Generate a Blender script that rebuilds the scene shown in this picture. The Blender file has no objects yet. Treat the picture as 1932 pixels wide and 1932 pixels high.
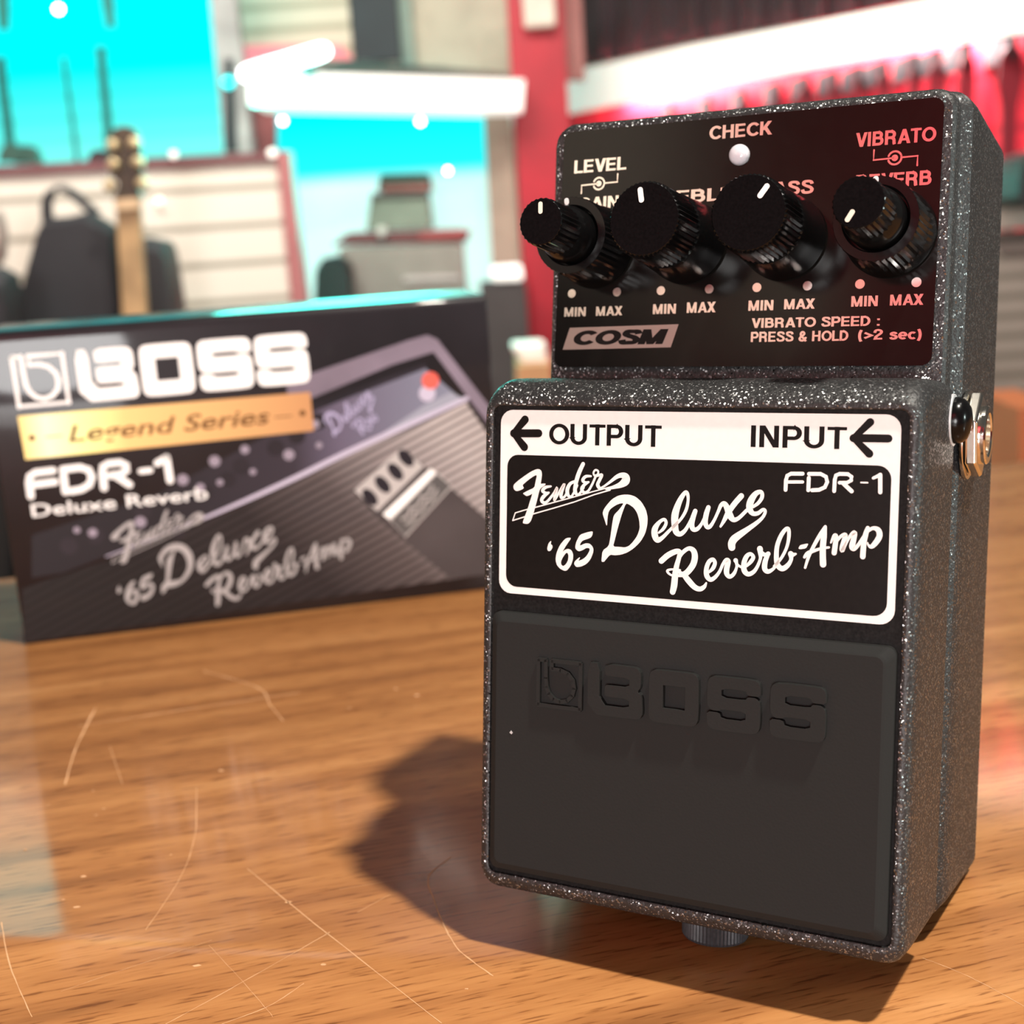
"""Guitar effects pedal on a scratched wooden table, its carton behind, music shop beyond."""
T={"fen_p": [[[-28.91,2.59],[-28.68,2.97],[-27.86,3.63],[-26.81,4.35],[-25.77,5.01],[-24.84,5.42],[-24.26,5.42],[-23.91,5.12],[-23.84,4.55],[-23.92,3.92],[-24.05,3.08],[-23.65,3.18],[-23.13,3.17],[-23.3,2.9],[-23.98,2.46],[-24.27,2.03],[-24.54,0.87],[-24.93,-0.56],[-25.26,-1.68],[-25.65,-2.8],[-26.0,-3.23],[-26.35,-3.38],[-26.94,-3.33],[-27.17,-3.22],[-26.78,-2.17],[-26.27,-0.88],[-25.65,1.03],[-25.48,1.51],[-25.95,1.23],[-26.53,1.05],[-26.94,1.3],[-27.2,1.48],[-26.31,1.95],[-25.15,2.47],[-24.98,3.36],[-24.71,4.52],[-25.29,4.29],[-26.22,3.68],[-27.2,2.86],[-27.22,2.71],[-26.99,2.29],[-27.6,1.96],[-28.31,1.77],[-28.72,1.97],[-28.88,2.28]]],"fen_s": [[[-28.95,-2.96,0.18],[-28.49,-1.7,0.179]],[[-28.49,-1.7,0.179],[-27.32,-1.33,0.179],[-26.26,-1.01,0.178]],[[-28.95,-2.96,0.18],[-26.72,-2.22,0.201]],[[-24.98,-0.67,0.199],[-19.25,0.98,0.195],[-14.78,2.31,0.192],[-11.92,3.11,0.211]],[[-25.32,-1.73,0.2],[-21.51,-0.57,0.197],[-18.11,0.51,0.194],[-14.77,1.78,0.192],[-12.13,2.6,0.233]],[[-14.24,3.43,0.532],[-13.9,2.83,0.479],[-13.35,3.01,0.34],[-12.26,3.76,0.423],[-11.07,4.66,0.631],[-10.2,4.94,0.839],[-9.6,4.66,1.256],[-9.64,4.05,1.361],[-10.39,3.47,0.945],[-11.48,3.08,0.58],[-12.79,2.72,0.318]],[[-22.26,2.78,0.328],[-23.18,2.59,0.494],[-23.69,2.05,0.55],[-23.16,1.71,0.439],[-22.59,1.78,0.329]],[[-22.7,1.73,0.384],[-23.5,1.12,0.605],[-23.84,0.48,0.551],[-23.37,0.14,0.495],[-22.79,0.42,0.439],[-21.78,1.61,0.415],[-21.16,2.62,0.436],[-21.43,1.72,0.546],[-21.62,0.68,0.383],[-21.42,0.79,0.328],[-20.64,2.17,0.381],[-19.92,3.23,0.434],[-20.41,1.87,0.598],[-20.39,1.09,0.49],[-19.83,1.27,0.38],[-19.33,2.12,0.434]],[[-18.17,3.7,0.431],[-18.95,3.26,0.541],[-19.39,2.32,0.65],[-19.21,1.5,0.542],[-18.69,1.31,0.379],[-18.14,2.16,0.378],[-17.71,3.1,0.431]],[[-16.75,6.47,0.643],[-17.29,5.38,0.698],[-17.72,4.23,0.7],[-17.99,3.09,0.647],[-18.03,2.17,0.647],[-17.62,1.62,0.431],[-17.12,2.0,0.377],[-16.58,2.84,0.376]],[[-15.38,4.62,0.32],[-16.27,4.54,0.482],[-16.76,3.96,0.537],[-16.37,3.61,0.429],[-15.75,3.69,0.321]],[[-15.81,3.68,0.342],[-16.58,3.14,0.515],[-16.91,2.52,0.537],[-16.45,2.02,0.483],[-15.78,2.35,0.385],[-15.13,3.4,0.384],[-14.6,4.54,0.362],[-14.32,4.76,0.319]],[[-14.82,4.74,0.298],[-14.96,5.19,0.32],[-14.62,5.61,0.319],[-14.17,5.42,0.319],[-14.27,4.91,0.319],[-14.77,4.74,0.298]],[[-14.32,4.71,0.362],[-13.55,4.88,0.477],[-13.92,4.06,0.531],[-14.24,3.33,0.532],[-14.01,2.85,0.447]]],"dlx_p": [[[-22.03,-5.86],[-22.2,-5.9],[-22.54,-6.28],[-22.76,-7.13],[-22.58,-7.49],[-22.17,-7.46],[-21.8,-6.92],[-21.84,-6.5],[-22.13,-6.36]],[[-14.88,-3.89],[-15.97,-4.16],[-17.09,-4.58],[-17.69,-5.69],[-17.87,-6.43],[-17.84,-6.84],[-17.27,-7.24],[-16.59,-6.98],[-15.93,-6.58],[-15.42,-6.6],[-15.41,-7.01],[-15.9,-7.86],[-16.57,-8.42],[-17.33,-8.73],[-17.02,-8.24],[-17.08,-8.11],[-17.58,-8.49],[-17.97,-8.93],[-18.02,-9.29],[-17.62,-9.73],[-16.77,-9.57],[-15.88,-9.1],[-15.22,-8.34],[-14.79,-7.28],[-14.75,-6.66],[-15.04,-6.16],[-15.49,-5.86],[-16.16,-5.87],[-17.11,-6.33],[-16.95,-5.86],[-16.62,-5.48],[-15.28,-4.99],[-14.98,-4.57]],[[17.75,-4.15],[18.79,-3.88],[18.83,-4.05],[18.53,-4.63],[17.67,-4.8],[17.43,-4.7],[17.56,-4.36]]],"dlx_h": [[[[-18.55,-5.17],[-19.12,-5.17],[-19.68,-5.39],[-20.58,-6.48],[-21.13,-7.77],[-21.25,-8.82],[-20.99,-9.64],[-20.4,-10.18],[-19.71,-10.44],[-19.26,-10.38],[-18.59,-9.59],[-18.21,-8.52],[-18.2,-7.69],[-18.51,-7.09],[-19.09,-6.9],[-19.65,-7.11],[-20.1,-7.5],[-19.44,-6.42]],[[-19.19,-7.55],[-19.01,-7.95],[-19.06,-8.68],[-19.39,-9.33],[-19.9,-9.73],[-20.24,-9.49],[-20.29,-8.97],[-19.98,-8.32],[-19.47,-7.61]]],[[[-12.65,-2.91],[-13.12,-1.65],[-13.33,-1.05],[-13.14,-0.43],[-12.6,0.31],[-11.85,1.15],[-10.87,1.75],[-9.9,1.99],[-8.92,2.01],[-7.94,1.77],[-6.96,1.05],[-6.18,-0.12],[-5.85,-1.31],[-5.89,-2.52],[-6.21,-3.84],[-6.93,-5.09],[-7.99,-6.16],[-9.06,-6.89],[-10.15,-7.31],[-11.13,-7.45],[-11.96,-7.4],[-12.77,-8.39],[-12.93,-8.58],[-13.26,-8.61],[-13.38,-8.43],[-13.22,-6.83],[-12.2,-6.1],[-11.95,-4.76],[-11.67,-2.5],[-11.45,-1.27],[-10.72,-0.52],[-10.29,0.0],[-9.85,0.63],[-10.3,0.63],[-11.06,0.35],[-12.04,-0.33],[-12.36,-0.9],[-12.48,-1.72],[-12.52,-2.85]],[[-9.47,0.65],[-8.89,0.49],[-8.12,-0.0],[-7.56,-0.78],[-7.22,-1.88],[-7.11,-3.08],[-7.49,-4.21],[-8.23,-5.26],[-8.87,-5.89],[-9.51,-6.13],[-10.39,-6.1],[-11.47,-6.11],[-11.18,-5.02],[-10.67,-2.96],[-10.06,-0.9]]]],"dlx_s": [[[-4.02,-3.57,0.309],[-3.3,-2.93,0.514],[-2.87,-2.06,0.513],[-3.17,-1.52,0.514],[-3.9,-1.91,0.567],[-4.62,-2.95,0.93],[-4.65,-3.95,1.034],[-4.21,-4.68,0.878],[-3.43,-4.29,0.618],[-2.49,-3.34,0.513],[-1.77,-2.6,0.46],[-0.55,-1.35,0.458],[0.26,0.08,0.507],[0.55,1.57,0.455],[0.4,2.55,0.557],[-0.01,2.64,0.608],[-0.82,1.32,0.864],[-1.45,-0.6,1.122],[-1.47,-2.19,1.073],[-1.23,-3.27,0.97],[-0.6,-3.58,0.764],[0.12,-3.05,0.61],[0.72,-2.08,0.507],[1.22,-1.06,0.506]],[[1.71,-0.01,0.706],[1.37,-1.06,0.808],[1.19,-2.05,0.86],[1.46,-2.75,0.728],[2.08,-2.68,0.626],[2.68,-1.98,0.503],[3.07,-1.17,0.452]],[[3.75,0.63,0.701],[3.45,-0.37,0.802],[3.31,-1.55,0.803],[3.62,-2.31,0.652],[4.12,-2.15,0.581],[4.71,-1.19,0.479],[5.29,0.11,0.498],[5.67,1.0,0.596],[6.17,1.3,0.744],[6.64,0.66,0.941],[7.04,-0.3,1.039],[7.64,-1.0,0.771],[8.44,-0.72,0.571],[9.6,0.45,0.539]],[[8.75,2.54,0.835],[7.78,1.39,0.838],[6.81,-0.02,0.793],[6.23,-1.17,0.596],[5.7,-2.12,0.359]],[[10.58,1.03,0.44],[11.35,1.64,0.535],[11.87,2.52,0.583],[11.71,3.24,0.583],[10.92,2.97,0.779],[10.21,1.88,1.026],[10.04,0.81,0.979],[10.51,0.08,0.733],[11.3,0.11,0.604],[12.07,0.69,0.486],[12.4,0.43,0.485],[12.1,-0.35,0.486],[11.33,-1.16,0.585],[10.07,-2.14,0.735],[8.7,-3.14,0.986],[7.82,-3.87,1.138],[7.48,-4.52,1.14],[7.5,-5.1,1.09]],[[-3.5,-7.84,0.877],[-2.41,-6.87,0.874],[-1.16,-6.24,0.818],[-0.58,-6.36,0.766],[-0.72,-7.26,0.715],[-1.06,-8.58,0.819],[-1.24,-9.89,0.974],[-1.36,-11.4,1.027],[-1.57,-12.42,0.905]],[[-0.72,-7.26,0.511],[-0.11,-6.33,0.612],[0.81,-5.68,0.63],[1.54,-5.93,0.861],[1.82,-6.81,0.962],[1.59,-8.01,0.963],[0.79,-9.16,0.916],[0.07,-9.65,0.868],[-0.57,-9.35,0.511]],[[0.18,-9.7,0.816],[0.93,-10.54,0.937],[1.88,-11.42,0.863],[2.72,-11.66,0.759],[3.38,-11.28,0.606],[3.7,-10.69,0.303]],[[-0.47,-9.04,0.327],[-1.83,-9.01,0.329],[-2.51,-9.33,0.412],[-1.71,-9.92,0.329],[-0.03,-9.81,0.511]],[[4.09,-9.03,0.352],[4.69,-8.4,0.602],[4.98,-7.6,0.601],[4.66,-7.1,0.602],[4.07,-7.46,0.653],[3.69,-8.47,0.725],[3.75,-9.55,0.806],[4.32,-10.13,0.684],[5.03,-9.74,0.582],[5.72,-8.83,0.48],[6.2,-7.71,0.479],[6.69,-7.05,0.597],[7.03,-7.22,0.746],[6.82,-8.26,0.846],[6.84,-9.05,0.797],[7.31,-9.49,0.617],[7.95,-8.97,0.546],[8.33,-7.97,0.416],[8.26,-7.29,0.544],[8.15,-7.02,0.713]],[[8.31,-7.38,0.297],[8.63,-7.75,0.356],[9.18,-8.01,0.355]],[[9.82,-7.73,0.394],[10.45,-7.05,0.589],[10.81,-6.35,0.588],[10.37,-5.91,0.54],[9.79,-6.32,0.689],[9.44,-7.31,0.789],[9.49,-8.38,0.838],[10.06,-8.91,0.709],[10.84,-8.58,0.609],[11.42,-7.77,0.509],[11.86,-6.58,0.469],[11.86,-5.8,0.683],[11.77,-5.08,0.898]],[[11.85,-5.61,0.781],[12.55,-5.91,0.584],[13.04,-5.73,0.681]],[[13.04,-5.73,0.583],[12.62,-6.82,0.76],[12.55,-7.89,0.8],[13.01,-8.32,0.701],[13.69,-8.01,0.486],[14.24,-7.39,0.407]],[[13.97,-7.5,0.407],[15.01,-6.18,0.444],[15.74,-4.6,0.462],[16.01,-3.06,0.528],[15.91,-1.97,0.557],[15.47,-2.05,0.577],[14.82,-3.03,0.627],[14.33,-4.49,0.657],[14.25,-6.04,0.726],[14.47,-7.27,0.794],[15.15,-7.76,0.792],[15.91,-7.28,0.693],[16.42,-6.38,0.557],[16.35,-5.53,0.816]],[[16.45,-5.71,0.768],[17.07,-5.5,0.345]],[[18.51,-7.4,0.363],[18.95,-5.84,0.476],[19.57,-4.38,0.522],[20.47,-2.63,0.567],[21.23,-1.34,0.47]],[[21.23,-1.34,0.47],[21.08,-2.69,0.829],[20.98,-4.11,0.868],[21.0,-5.43,0.897],[21.08,-6.75,0.926]],[[18.37,-5.88,0.429],[18.83,-5.28,0.571],[19.77,-4.86,0.474],[20.71,-4.5,0.397],[21.83,-4.27,0.339]],[[22.1,-3.58,0.263],[22.49,-2.57,0.431],[22.8,-2.6,0.609],[22.74,-3.73,0.731],[22.61,-5.01,0.751]],[[22.84,-3.44,0.421],[23.47,-2.61,0.467],[24.11,-2.34,0.615],[23.97,-3.19,0.727],[23.75,-4.14,0.766],[23.76,-4.59,0.617],[24.24,-3.55,0.419],[24.85,-2.39,0.465],[25.4,-1.99,0.695],[25.25,-3.12,0.789],[25.11,-4.01,0.818],[25.42,-4.28,0.576],[26.0,-3.63,0.518],[26.7,-2.48,0.517]],[[27.21,-1.2,0.571],[26.96,-2.09,0.737],[26.73,-3.41,0.757],[26.65,-5.28,0.795]],[[27.13,-1.71,0.46],[27.94,-1.2,0.532],[28.67,-1.44,0.778],[28.86,-2.27,0.824],[28.37,-3.22,0.78],[27.79,-3.81,0.607],[27.35,-3.58,0.295],[27.26,-3.3,0.221]]],"fdr_s": [[[15.31,3.69,0.575],[15.32,5.07,0.575],[15.5,5.74,0.574],[16.04,6.05,0.573],[17.72,6.1,0.569]],[[15.6,4.84,0.478],[17.75,4.92,0.475]],[[18.62,3.77,0.568],[18.64,5.54,0.568]],[[18.65,6.11,0.567],[20.32,6.16,0.564],[21.09,5.79,0.562],[21.3,5.04,0.562],[20.97,4.28,0.563],[20.16,3.88,0.565],[19.17,3.79,0.567]],[[22.32,3.79,0.561],[22.36,5.43,0.56],[22.51,6.02,0.559],[23.01,6.25,0.558],[24.17,6.26,0.556],[24.69,5.91,0.555],[24.66,5.39,0.555],[24.09,5.05,0.51],[23.05,5.01,0.512]],[[23.52,4.98,0.604],[24.78,3.86,0.602]],[[26.05,5.14,0.23],[26.96,5.15,0.229]],[[27.73,5.82,0.411],[28.63,6.27,0.547]],[[28.67,6.31,0.592],[28.75,3.88,0.593]]],"arrow_s": [[[-26.98,13.2,1.336],[-28.96,11.0,1.346],[-27.04,8.85,1.339]],[[-28.79,11.0,1.299],[-24.53,11.08,1.28]],[[27.04,13.62,1.132],[24.82,11.34,1.184],[27.06,9.2,1.135]],[[25.03,11.35,1.143],[29.61,11.38,1.123]]],"aff_dlx": [[1.3818,-0.0022],[0.0269,1.4325],[60.2099,23.3558]],"aff_fen": [[1.3766,0.0352],[0.114,1.4511],[68.3708,27.6086]],"aff_small": [[0.6277,0.2073],[-0.3565,0.646],[103.6344,62.5786]],"amp_body": [[57.27,45.01],[92.99,74.14],[123.47,81.77],[129.48,82.91],[132.5,81.36],[147.48,58.9],[143.43,4.59],[-0.32,0.3],[1.1,15.98]],"amp_band": [[85.45,72.06],[92.99,74.14],[123.47,81.77],[129.48,82.91],[132.5,81.36],[147.48,58.9],[146.6,53.59],[131.05,77.57],[117.98,74.75],[92.27,66.6],[85.51,64.61]],"amp_slot": [[92.7,64.44],[127.81,74.24],[128.7,72.85],[92.53,62.66]],"amp_face": [[92.85,62.63],[128.04,72.91],[139.37,61.48],[136.75,60.22],[101.02,49.31],[85.79,43.2],[64.09,35.2],[42.88,29.25],[13.97,21.03],[4.76,20.49],[6.53,33.39],[44.43,42.27],[69.17,52.81]],"bright_edge": [[140.26,62.24,1.505],[119.65,55.15,1.657],[100.96,48.65,1.644],[85.76,42.88,1.471],[67.42,36.5,1.135],[47.72,30.36,0.643],[26.73,24.48,0.318]],"grille": [[140.17,60.91],[146.37,50.23],[143.46,5.12],[-0.25,0.79],[1.62,17.57],[26.56,23.18],[67.28,35.18],[100.87,47.66],[119.54,53.83]],"silver_corner": [[126.79,61.3],[135.4,64.67],[140.24,61.9],[119.62,54.82],[109.45,51.81]],"mini_body": [[118.62,48.73],[123.75,44.01],[144.68,22.92],[143.1,4.99],[130.95,4.86],[110.53,25.85],[102.36,36.94]],"mini_panel": [[118.62,48.73],[125.29,42.17],[109.5,29.39],[102.85,36.89]],"mini_white": [[127.24,41.29],[129.14,39.73],[113.09,26.42],[111.08,28.36]],"mini_label": [[129.14,39.73],[133.53,35.01],[117.64,20.4],[113.23,26.07]],"mini_knobs": [[107.58,34.19],[111.88,37.8],[116.18,41.41],[119.85,45.42]],"lamp": [[129.38,68.85],[128.08,65.0]],"aknobs": [[48.5,30.28],[57.59,40.87],[65.07,44.2],[69.44,47.87],[80.29,52.53],[87.02,55.65],[93.83,59.43],[39.15,37.1],[24.52,31.34],[16.56,28.97]],"ahl": [[72.73,45.88],[71.09,52.95],[61.79,50.28],[62.63,43.63],[56.68,42.61],[84.05,50.01],[93.45,52.05],[92.96,58.69],[51.84,45.58],[19.45,33.55],[23.87,32.23],[37.98,33.94]],"green": [[148.57,92.13],[149.25,70.09],[147.91,60.2],[133.32,81.29],[136.86,84.26]],"top_text": 0,"scratch": [[[-54.27,227.42,0.392],[-38.31,205.36,0.334],[-15.5,174.69,0.262]],[[-35.76,202.58,0.286],[-48.43,188.78,0.261],[-57.95,179.06,0.244]],[[-15.8,226.77,0.527],[-19.58,219.92,0.504],[-18.26,211.48,0.476],[-16.13,202.65,0.446],[-13.3,194.36,0.42],[-7.75,186.31,0.394]],[[-68.12,246.32,0.278],[-66.69,233.13,0.256],[-66.85,221.34,0.237],[-68.42,207.36,0.216]],[[-110.56,320.27,0.857],[-107.59,294.77,0.752],[-103.24,272.48,0.666]],[[-72.59,266.5,0.314],[-68.12,246.32,0.278]],[[-87.63,344.09,0.567],[-69.95,327.82,0.52],[-64.26,313.88,0.484],[-59.27,302.71,0.456]],[[-99.25,293.4,0.371],[-89.86,270.44,0.326]],[[-95.75,213.25,0.37],[-88.87,198.58,0.332],[-79.96,183.27,0.294]],[[-38.01,187.6,0.33],[-42.77,181.9,0.317],[-49.15,178.11,0.309]],[[-111.14,308.23,0.565],[-87.74,314.49,0.574],[-58.3,321.91,0.587]],[[-55.93,200.97,0.164],[-48.15,189.46,0.15],[-41.51,179.11,0.138]],[[-77.5,189.9,0.154],[-68.29,195.45,0.159],[-55.83,202.56,0.166]],[[-20.99,220.11,0.184],[-35.71,217.33,0.181]],[[-26.18,214.28,0.221],[-31.59,208.78,0.213]],[[59.68,183.59,0.192],[64.92,177.76,0.215],[69.99,169.66,0.202]]],"speck": [[-32.95,320.08],[-27.02,314.4],[-26.88,306.4],[-43.59,308.48],[-90.61,258.41],[-91.37,255.49],[-101.26,241.52],[-85.58,228.59],[-70.66,235.22],[-44.47,213.9],[-56.75,194.87],[-11.83,183.25],[-86.77,220.17],[-103.52,262.16],[-95.64,268.02],[-56.47,272.05],[-68.95,274.69],[-35.61,192.8],[-83.45,217.02]],"table": [[-188.08,463.73],[222.38,554.16]]}
import bpy, bmesh, math, random
from mathutils import Vector, Matrix
random.seed(7)
S=0.001
C=bpy.context.scene.collection
PI=math.pi
# ------------------------------------------------------------------ camera pose (metres, table top at z=0)
CAMP=dict(f=2471.24,p=-0.2229,r=-0.0646,h=0.1172983)
def Rx(a): return Matrix.Rotation(a,3,'X')
def Rz(a): return Matrix.Rotation(a,3,'Z')
CR=Rx(PI/2+CAMP['p'])@Rz(CAMP['r'])
CO=Vector((0,0,CAMP['h']))
def at(px,py,Y):
    """the point of the shop that lies Y metres in front of the camera along a sight line"""
    d=CR@Vector(((px-966)/CAMP['f'],-(py-966)/CAMP['f'],-1))
    return CO+d*(Y/d.y)
cam=bpy.data.cameras.new('camera'); co=bpy.data.objects.new('camera',cam); C.objects.link(co)
cam.sensor_width=36; cam.lens=36*CAMP['f']/1932; cam.clip_start=.01; cam.clip_end=60
co.matrix_world=Matrix.Translation(CO)@CR.to_4x4()
cam.dof.use_dof=True; cam.dof.focus_distance=.197; cam.dof.aperture_fstop=cam.lens/2.1
bpy.context.scene.camera=co
sc=bpy.context.scene
sc.view_settings.view_transform='Standard'; sc.view_settings.look='None'
sc.cycles.use_denoising=True
# ------------------------------------------------------------------ materials
MATS={}
def mat(name,col,rough=.5,metal=0,emit=None,es=1,coat=0,coatr=.1,spec=.5,ior=None):
    m=bpy.data.materials.new(name); m.use_nodes=True; b=m.node_tree.nodes['Principled BSDF']
    b.inputs['Base Color'].default_value=(*col,1); b.inputs['Roughness'].default_value=rough; b.inputs['Metallic'].default_value=metal
    b.inputs['Specular IOR Level'].default_value=spec
    b.inputs['Coat Weight'].default_value=coat; b.inputs['Coat Roughness'].default_value=coatr
    if emit: b.inputs['Emission Color'].default_value=(*emit,1); b.inputs['Emission Strength'].default_value=es
    MATS[name]=m; return m
def N(m,t,**k):
    n=m.node_tree.nodes.new(t)
    for a,v in k.items():
        if a in n.inputs: n.inputs[a].default_value=v
        else: setattr(n,a,v)
    return n
def L(m,a,ao,b,bi): m.node_tree.links.new(a.outputs[ao],b.inputs[bi])
def bsdf(m): return m.node_tree.nodes['Principled BSDF']
def ramp(m,stops,interp='LINEAR'):
    n=N(m,'ShaderNodeValToRGB'); cr=n.color_ramp; cr.interpolation=interp
    while len(cr.elements)<len(stops): cr.elements.new(.5)
    for e,(p,c) in zip(cr.elements,stops): e.position=p; e.color=(*c,1)
    return n
def noise_var(m,scale,amt,col):
    """soft procedural mottling of a base colour"""
    tc=N(m,'ShaderNodeTexCoord'); n=N(m,'ShaderNodeTexNoise'); n.inputs['Scale'].default_value=scale; n.inputs['Detail'].default_value=5
    L(m,tc,'Object',n,'Vector'); r=ramp(m,[(.3,tuple(c*(1-amt) for c in col)),(.7,tuple(min(1,c*(1+amt)) for c in col))])
    L(m,n,'Fac',r,'Fac'); L(m,r,'Color',bsdf(m),'Base Color'); return m
# hammered charcoal paint with metal flakes
def flake_paint(name,scale=4300,base=.016,fl=.31,dens=.81):
    m=mat(name,(base,base,base),.42); b=bsdf(m)
    tc=N(m,'ShaderNodeTexCoord'); v=N(m,'ShaderNodeTexVoronoi'); v.inputs['Scale'].default_value=scale; L(m,tc,'Object',v,'Vector')
    sep=N(m,'ShaderNodeSeparateColor'); L(m,v,'Color',sep,'Color')
    fr=ramp(m,[(0,(0,0,0)),(dens,(0,0,0)),(min(.99,dens+.1),(1,1,1))]); L(m,sep,'Red',fr,'Fac')
    # each flake gets its own tilt
    geo=N(m,'ShaderNodeNewGeometry'); sub=N(m,'ShaderNodeVectorMath',operation='SUBTRACT'); sub.inputs[1].default_value=(.5,.5,.5); L(m,v,'Color',sub,0)
    scl=N(m,'ShaderNodeVectorMath',operation='SCALE'); scl.inputs['Scale'].default_value=1.15; L(m,sub,'Vector',scl,0)
    mulm=N(m,'ShaderNodeVectorMath',operation='MULTIPLY'); L(m,scl,'Vector',mulm,0); L(m,fr,'Color',mulm,1)
    # coarse bumpy texture of the paint itself
    v2=N(m,'ShaderNodeTexNoise'); v2.inputs['Scale'].default_value=1500; v2.inputs['Detail'].default_value=2; L(m,tc,'Object',v2,'Vector')
    bmp=N(m,'ShaderNodeBump'); bmp.inputs['Strength'].default_value=.55; bmp.inputs['Distance'].default_value=.00028; L(m,v2,'Fac',bmp,'Height')
    add=N(m,'ShaderNodeVectorMath',operation='ADD'); L(m,bmp,'Normal',add,0); L(m,mulm,'Vector',add,1)
    nrm=N(m,'ShaderNodeVectorMath',operation='NORMALIZE'); L(m,add,'Vector',nrm,0); L(m,nrm,'Vector',b,'Normal')
    L(m,fr,'Color',b,'Metallic')
    cr=ramp(m,[(0,(base,base,base*1.04)),(1,(fl,fl,fl))]); L(m,fr,'Color',cr,'Fac'); L(m,cr,'Color',b,'Base Color')
    rr=ramp(m,[(0,(.5,)*3),(1,(.36,)*3)]); L(m,fr,'Color',rr,'Fac'); L(m,rr,'Color',b,'Roughness')
    return m
FLAKE=flake_paint('charcoal flake paint')
RUBBER=mat('black rubber',(.0195,.0205,.02),.7,spec=.12)
def rubber_dust():
    m=RUBBER; tc=N(m,'ShaderNodeTexCoord'); n=N(m,'ShaderNodeTexNoise'); n.inputs['Scale'].default_value=2600; L(m,tc,'Object',n,'Vector')
    b=N(m,'ShaderNodeBump'); b.inputs['Strength'].default_value=.12; b.inputs['Distance'].default_value=.0002; L(m,n,'Fac',b,'Height'); L(m,b,'Normal',bsdf(m),'Normal')
    v=N(m,'ShaderNodeTexVoronoi'); v.inputs['Scale'].default_value=330; L(m,tc,'Object',v,'Vector')
    r=ramp(m,[(0,(.3,.3,.3)),(.03,(.0195,.0205,.02)),(1,(.0195,.0205,.02))]); L(m,v,'Distance',r,'Fac')
    v3=N(m,'ShaderNodeTexVoronoi'); v3.inputs['Scale'].default_value=330; L(m,tc,'Object',v3,'Vector'); s=N(m,'ShaderNodeSeparateColor'); L(m,v3,'Color',s,'Color')
    k=ramp(m,[(.975,(0,0,0)),(.98,(1,1,1))]); L(m,s,'Green',k,'Fac')
    mx=N(m,'ShaderNodeMix',data_type='RGBA'); L(m,k,'Color',mx,0); mx.inputs[6].default_value=(.0195,.0205,.02,1); L(m,r,'Color',mx,7); L(m,mx,2,bsdf(m),'Base Color')
rubber_dust()
RECESS=noise_var(mat('matt black plastic',(.008,.008,.008),.6,spec=.12),2500,.5,(.009,.009,.009))
PLATE=noise_var(mat('gloss black plate',(.005,.004,.004),.14,spec=.22),400,.15,(.005,.0045,.004))
INK=noise_var(mat('label black ink',(.006,.0055,.005),.4,spec=.15),900,.2,(.006,.0055,.005))
WHITE=noise_var(mat('label white',(.88,.88,.86),.4,emit=(1,1,.97),es=.0),900,.02,(.9,.9,.88))
SILVER=noise_var(mat('bare aluminium lettering',(.86,.84,.8),.2,1),900,.04,(.88,.85,.8))
CREAM=noise_var(mat('ivory pointer paint',(.85,.83,.68),.4),900,.03,(.86,.84,.7))
KNOB=noise_var(mat('knob black plastic',(.004,.004,.004),.2,spec=.22),1500,.2,(.004,.004,.0042))
KNOBTOP=noise_var(mat('knob matt face',(.0045,.0035,.004),.8,spec=.03),2500,.3,(.0045,.0036,.004))
NICKEL=noise_var(mat('nickel plate',(.85,.8,.72),.14,1),600,.05,(.85,.81,.73))
GREYRING=noise_var(mat('grey washer plastic',(.5,.5,.5),.4),900,.05,(.5,.51,.52))
LED=noise_var(mat('milky lens',(.75,.74,.78),.12,spec=.6,coat=.5),900,.03,(.75,.74,.78)); bsdf(LED).inputs['Subsurface Weight'].default_value=.4; bsdf(LED).inputs['Subsurface Radius'].default_value=(.001,.001,.001)
GUNMETAL=noise_var(mat('dark oxide screw',(.03,.032,.037),.5,.2),1500,.3,(.03,.032,.037))
# ------------------------------------------------------------------ object helpers
def tag(o,label=None,cat=None,group=None,kind=None):
    if label: o['label']=label
    if cat: o['category']=cat
    if group: o['group']=group
    if kind: o['kind']=kind
    return o
def empty(name,loc,label,cat,rot=None,group=None):
    o=bpy.data.objects.new(name,None); C.objects.link(o); o.location=loc; o.empty_display_size=.01
    if rot is not None: o.rotation_euler=rot.to_euler()
    return tag(o,label,cat,group)
def mesh(name,vf,m,parent=None,smooth=True,label=None,bevel=0,autos=.6):
    v,f=vf; me=bpy.data.meshes.new(name); me.from_pydata([tuple(p) for p in v],[],f); me.update()
    bm=bmesh.new(); bm.from_mesh(me); bmesh.ops.recalc_face_normals(bm,faces=bm.faces)
    bm.to_mesh(me); bm.free()
    if smooth:
        for p in me.polygons: p.use_smooth=len(p.vertices)<=6
        try: me.set_sharp_from_angle(angle=autos)
        except Exception: pass
    for mm in (m if isinstance(m,(list,tuple)) else [m]): me.materials.append(mm)
    o=bpy.data.objects.new(name,me); C.objects.link(o)
    if parent: o.parent=parent
    if label: o['label']=label
    if bevel:
        b=o.modifiers.new('bevel','BEVEL'); b.width=bevel; b.segments=2; b.limit_method='ANGLE'; b.angle_limit=.6
    return o
def join(parts):
    V=[];F=[]
    for v,f in parts:
        n=len(V); V+=list(v); F+=[tuple(i+n for i in q) for q in f]
    return V,F
def loft(rings,capA=True,capB=True,closed=True):
    n=len(rings[0]); V=[p for r in rings for p in r]; F=[]
    for i in range(len(rings)-1):
        for j in range(n if closed else n-1):
            a=i*n+j; b=i*n+(j+1)%n; F.append((a,b,b+n,a+n))
    if capA: F.append(tuple(range(n))[::-1])
    if capB: F.append(tuple(range((len(rings)-1)*n,len(rings)*n)))
    return V,F
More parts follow.
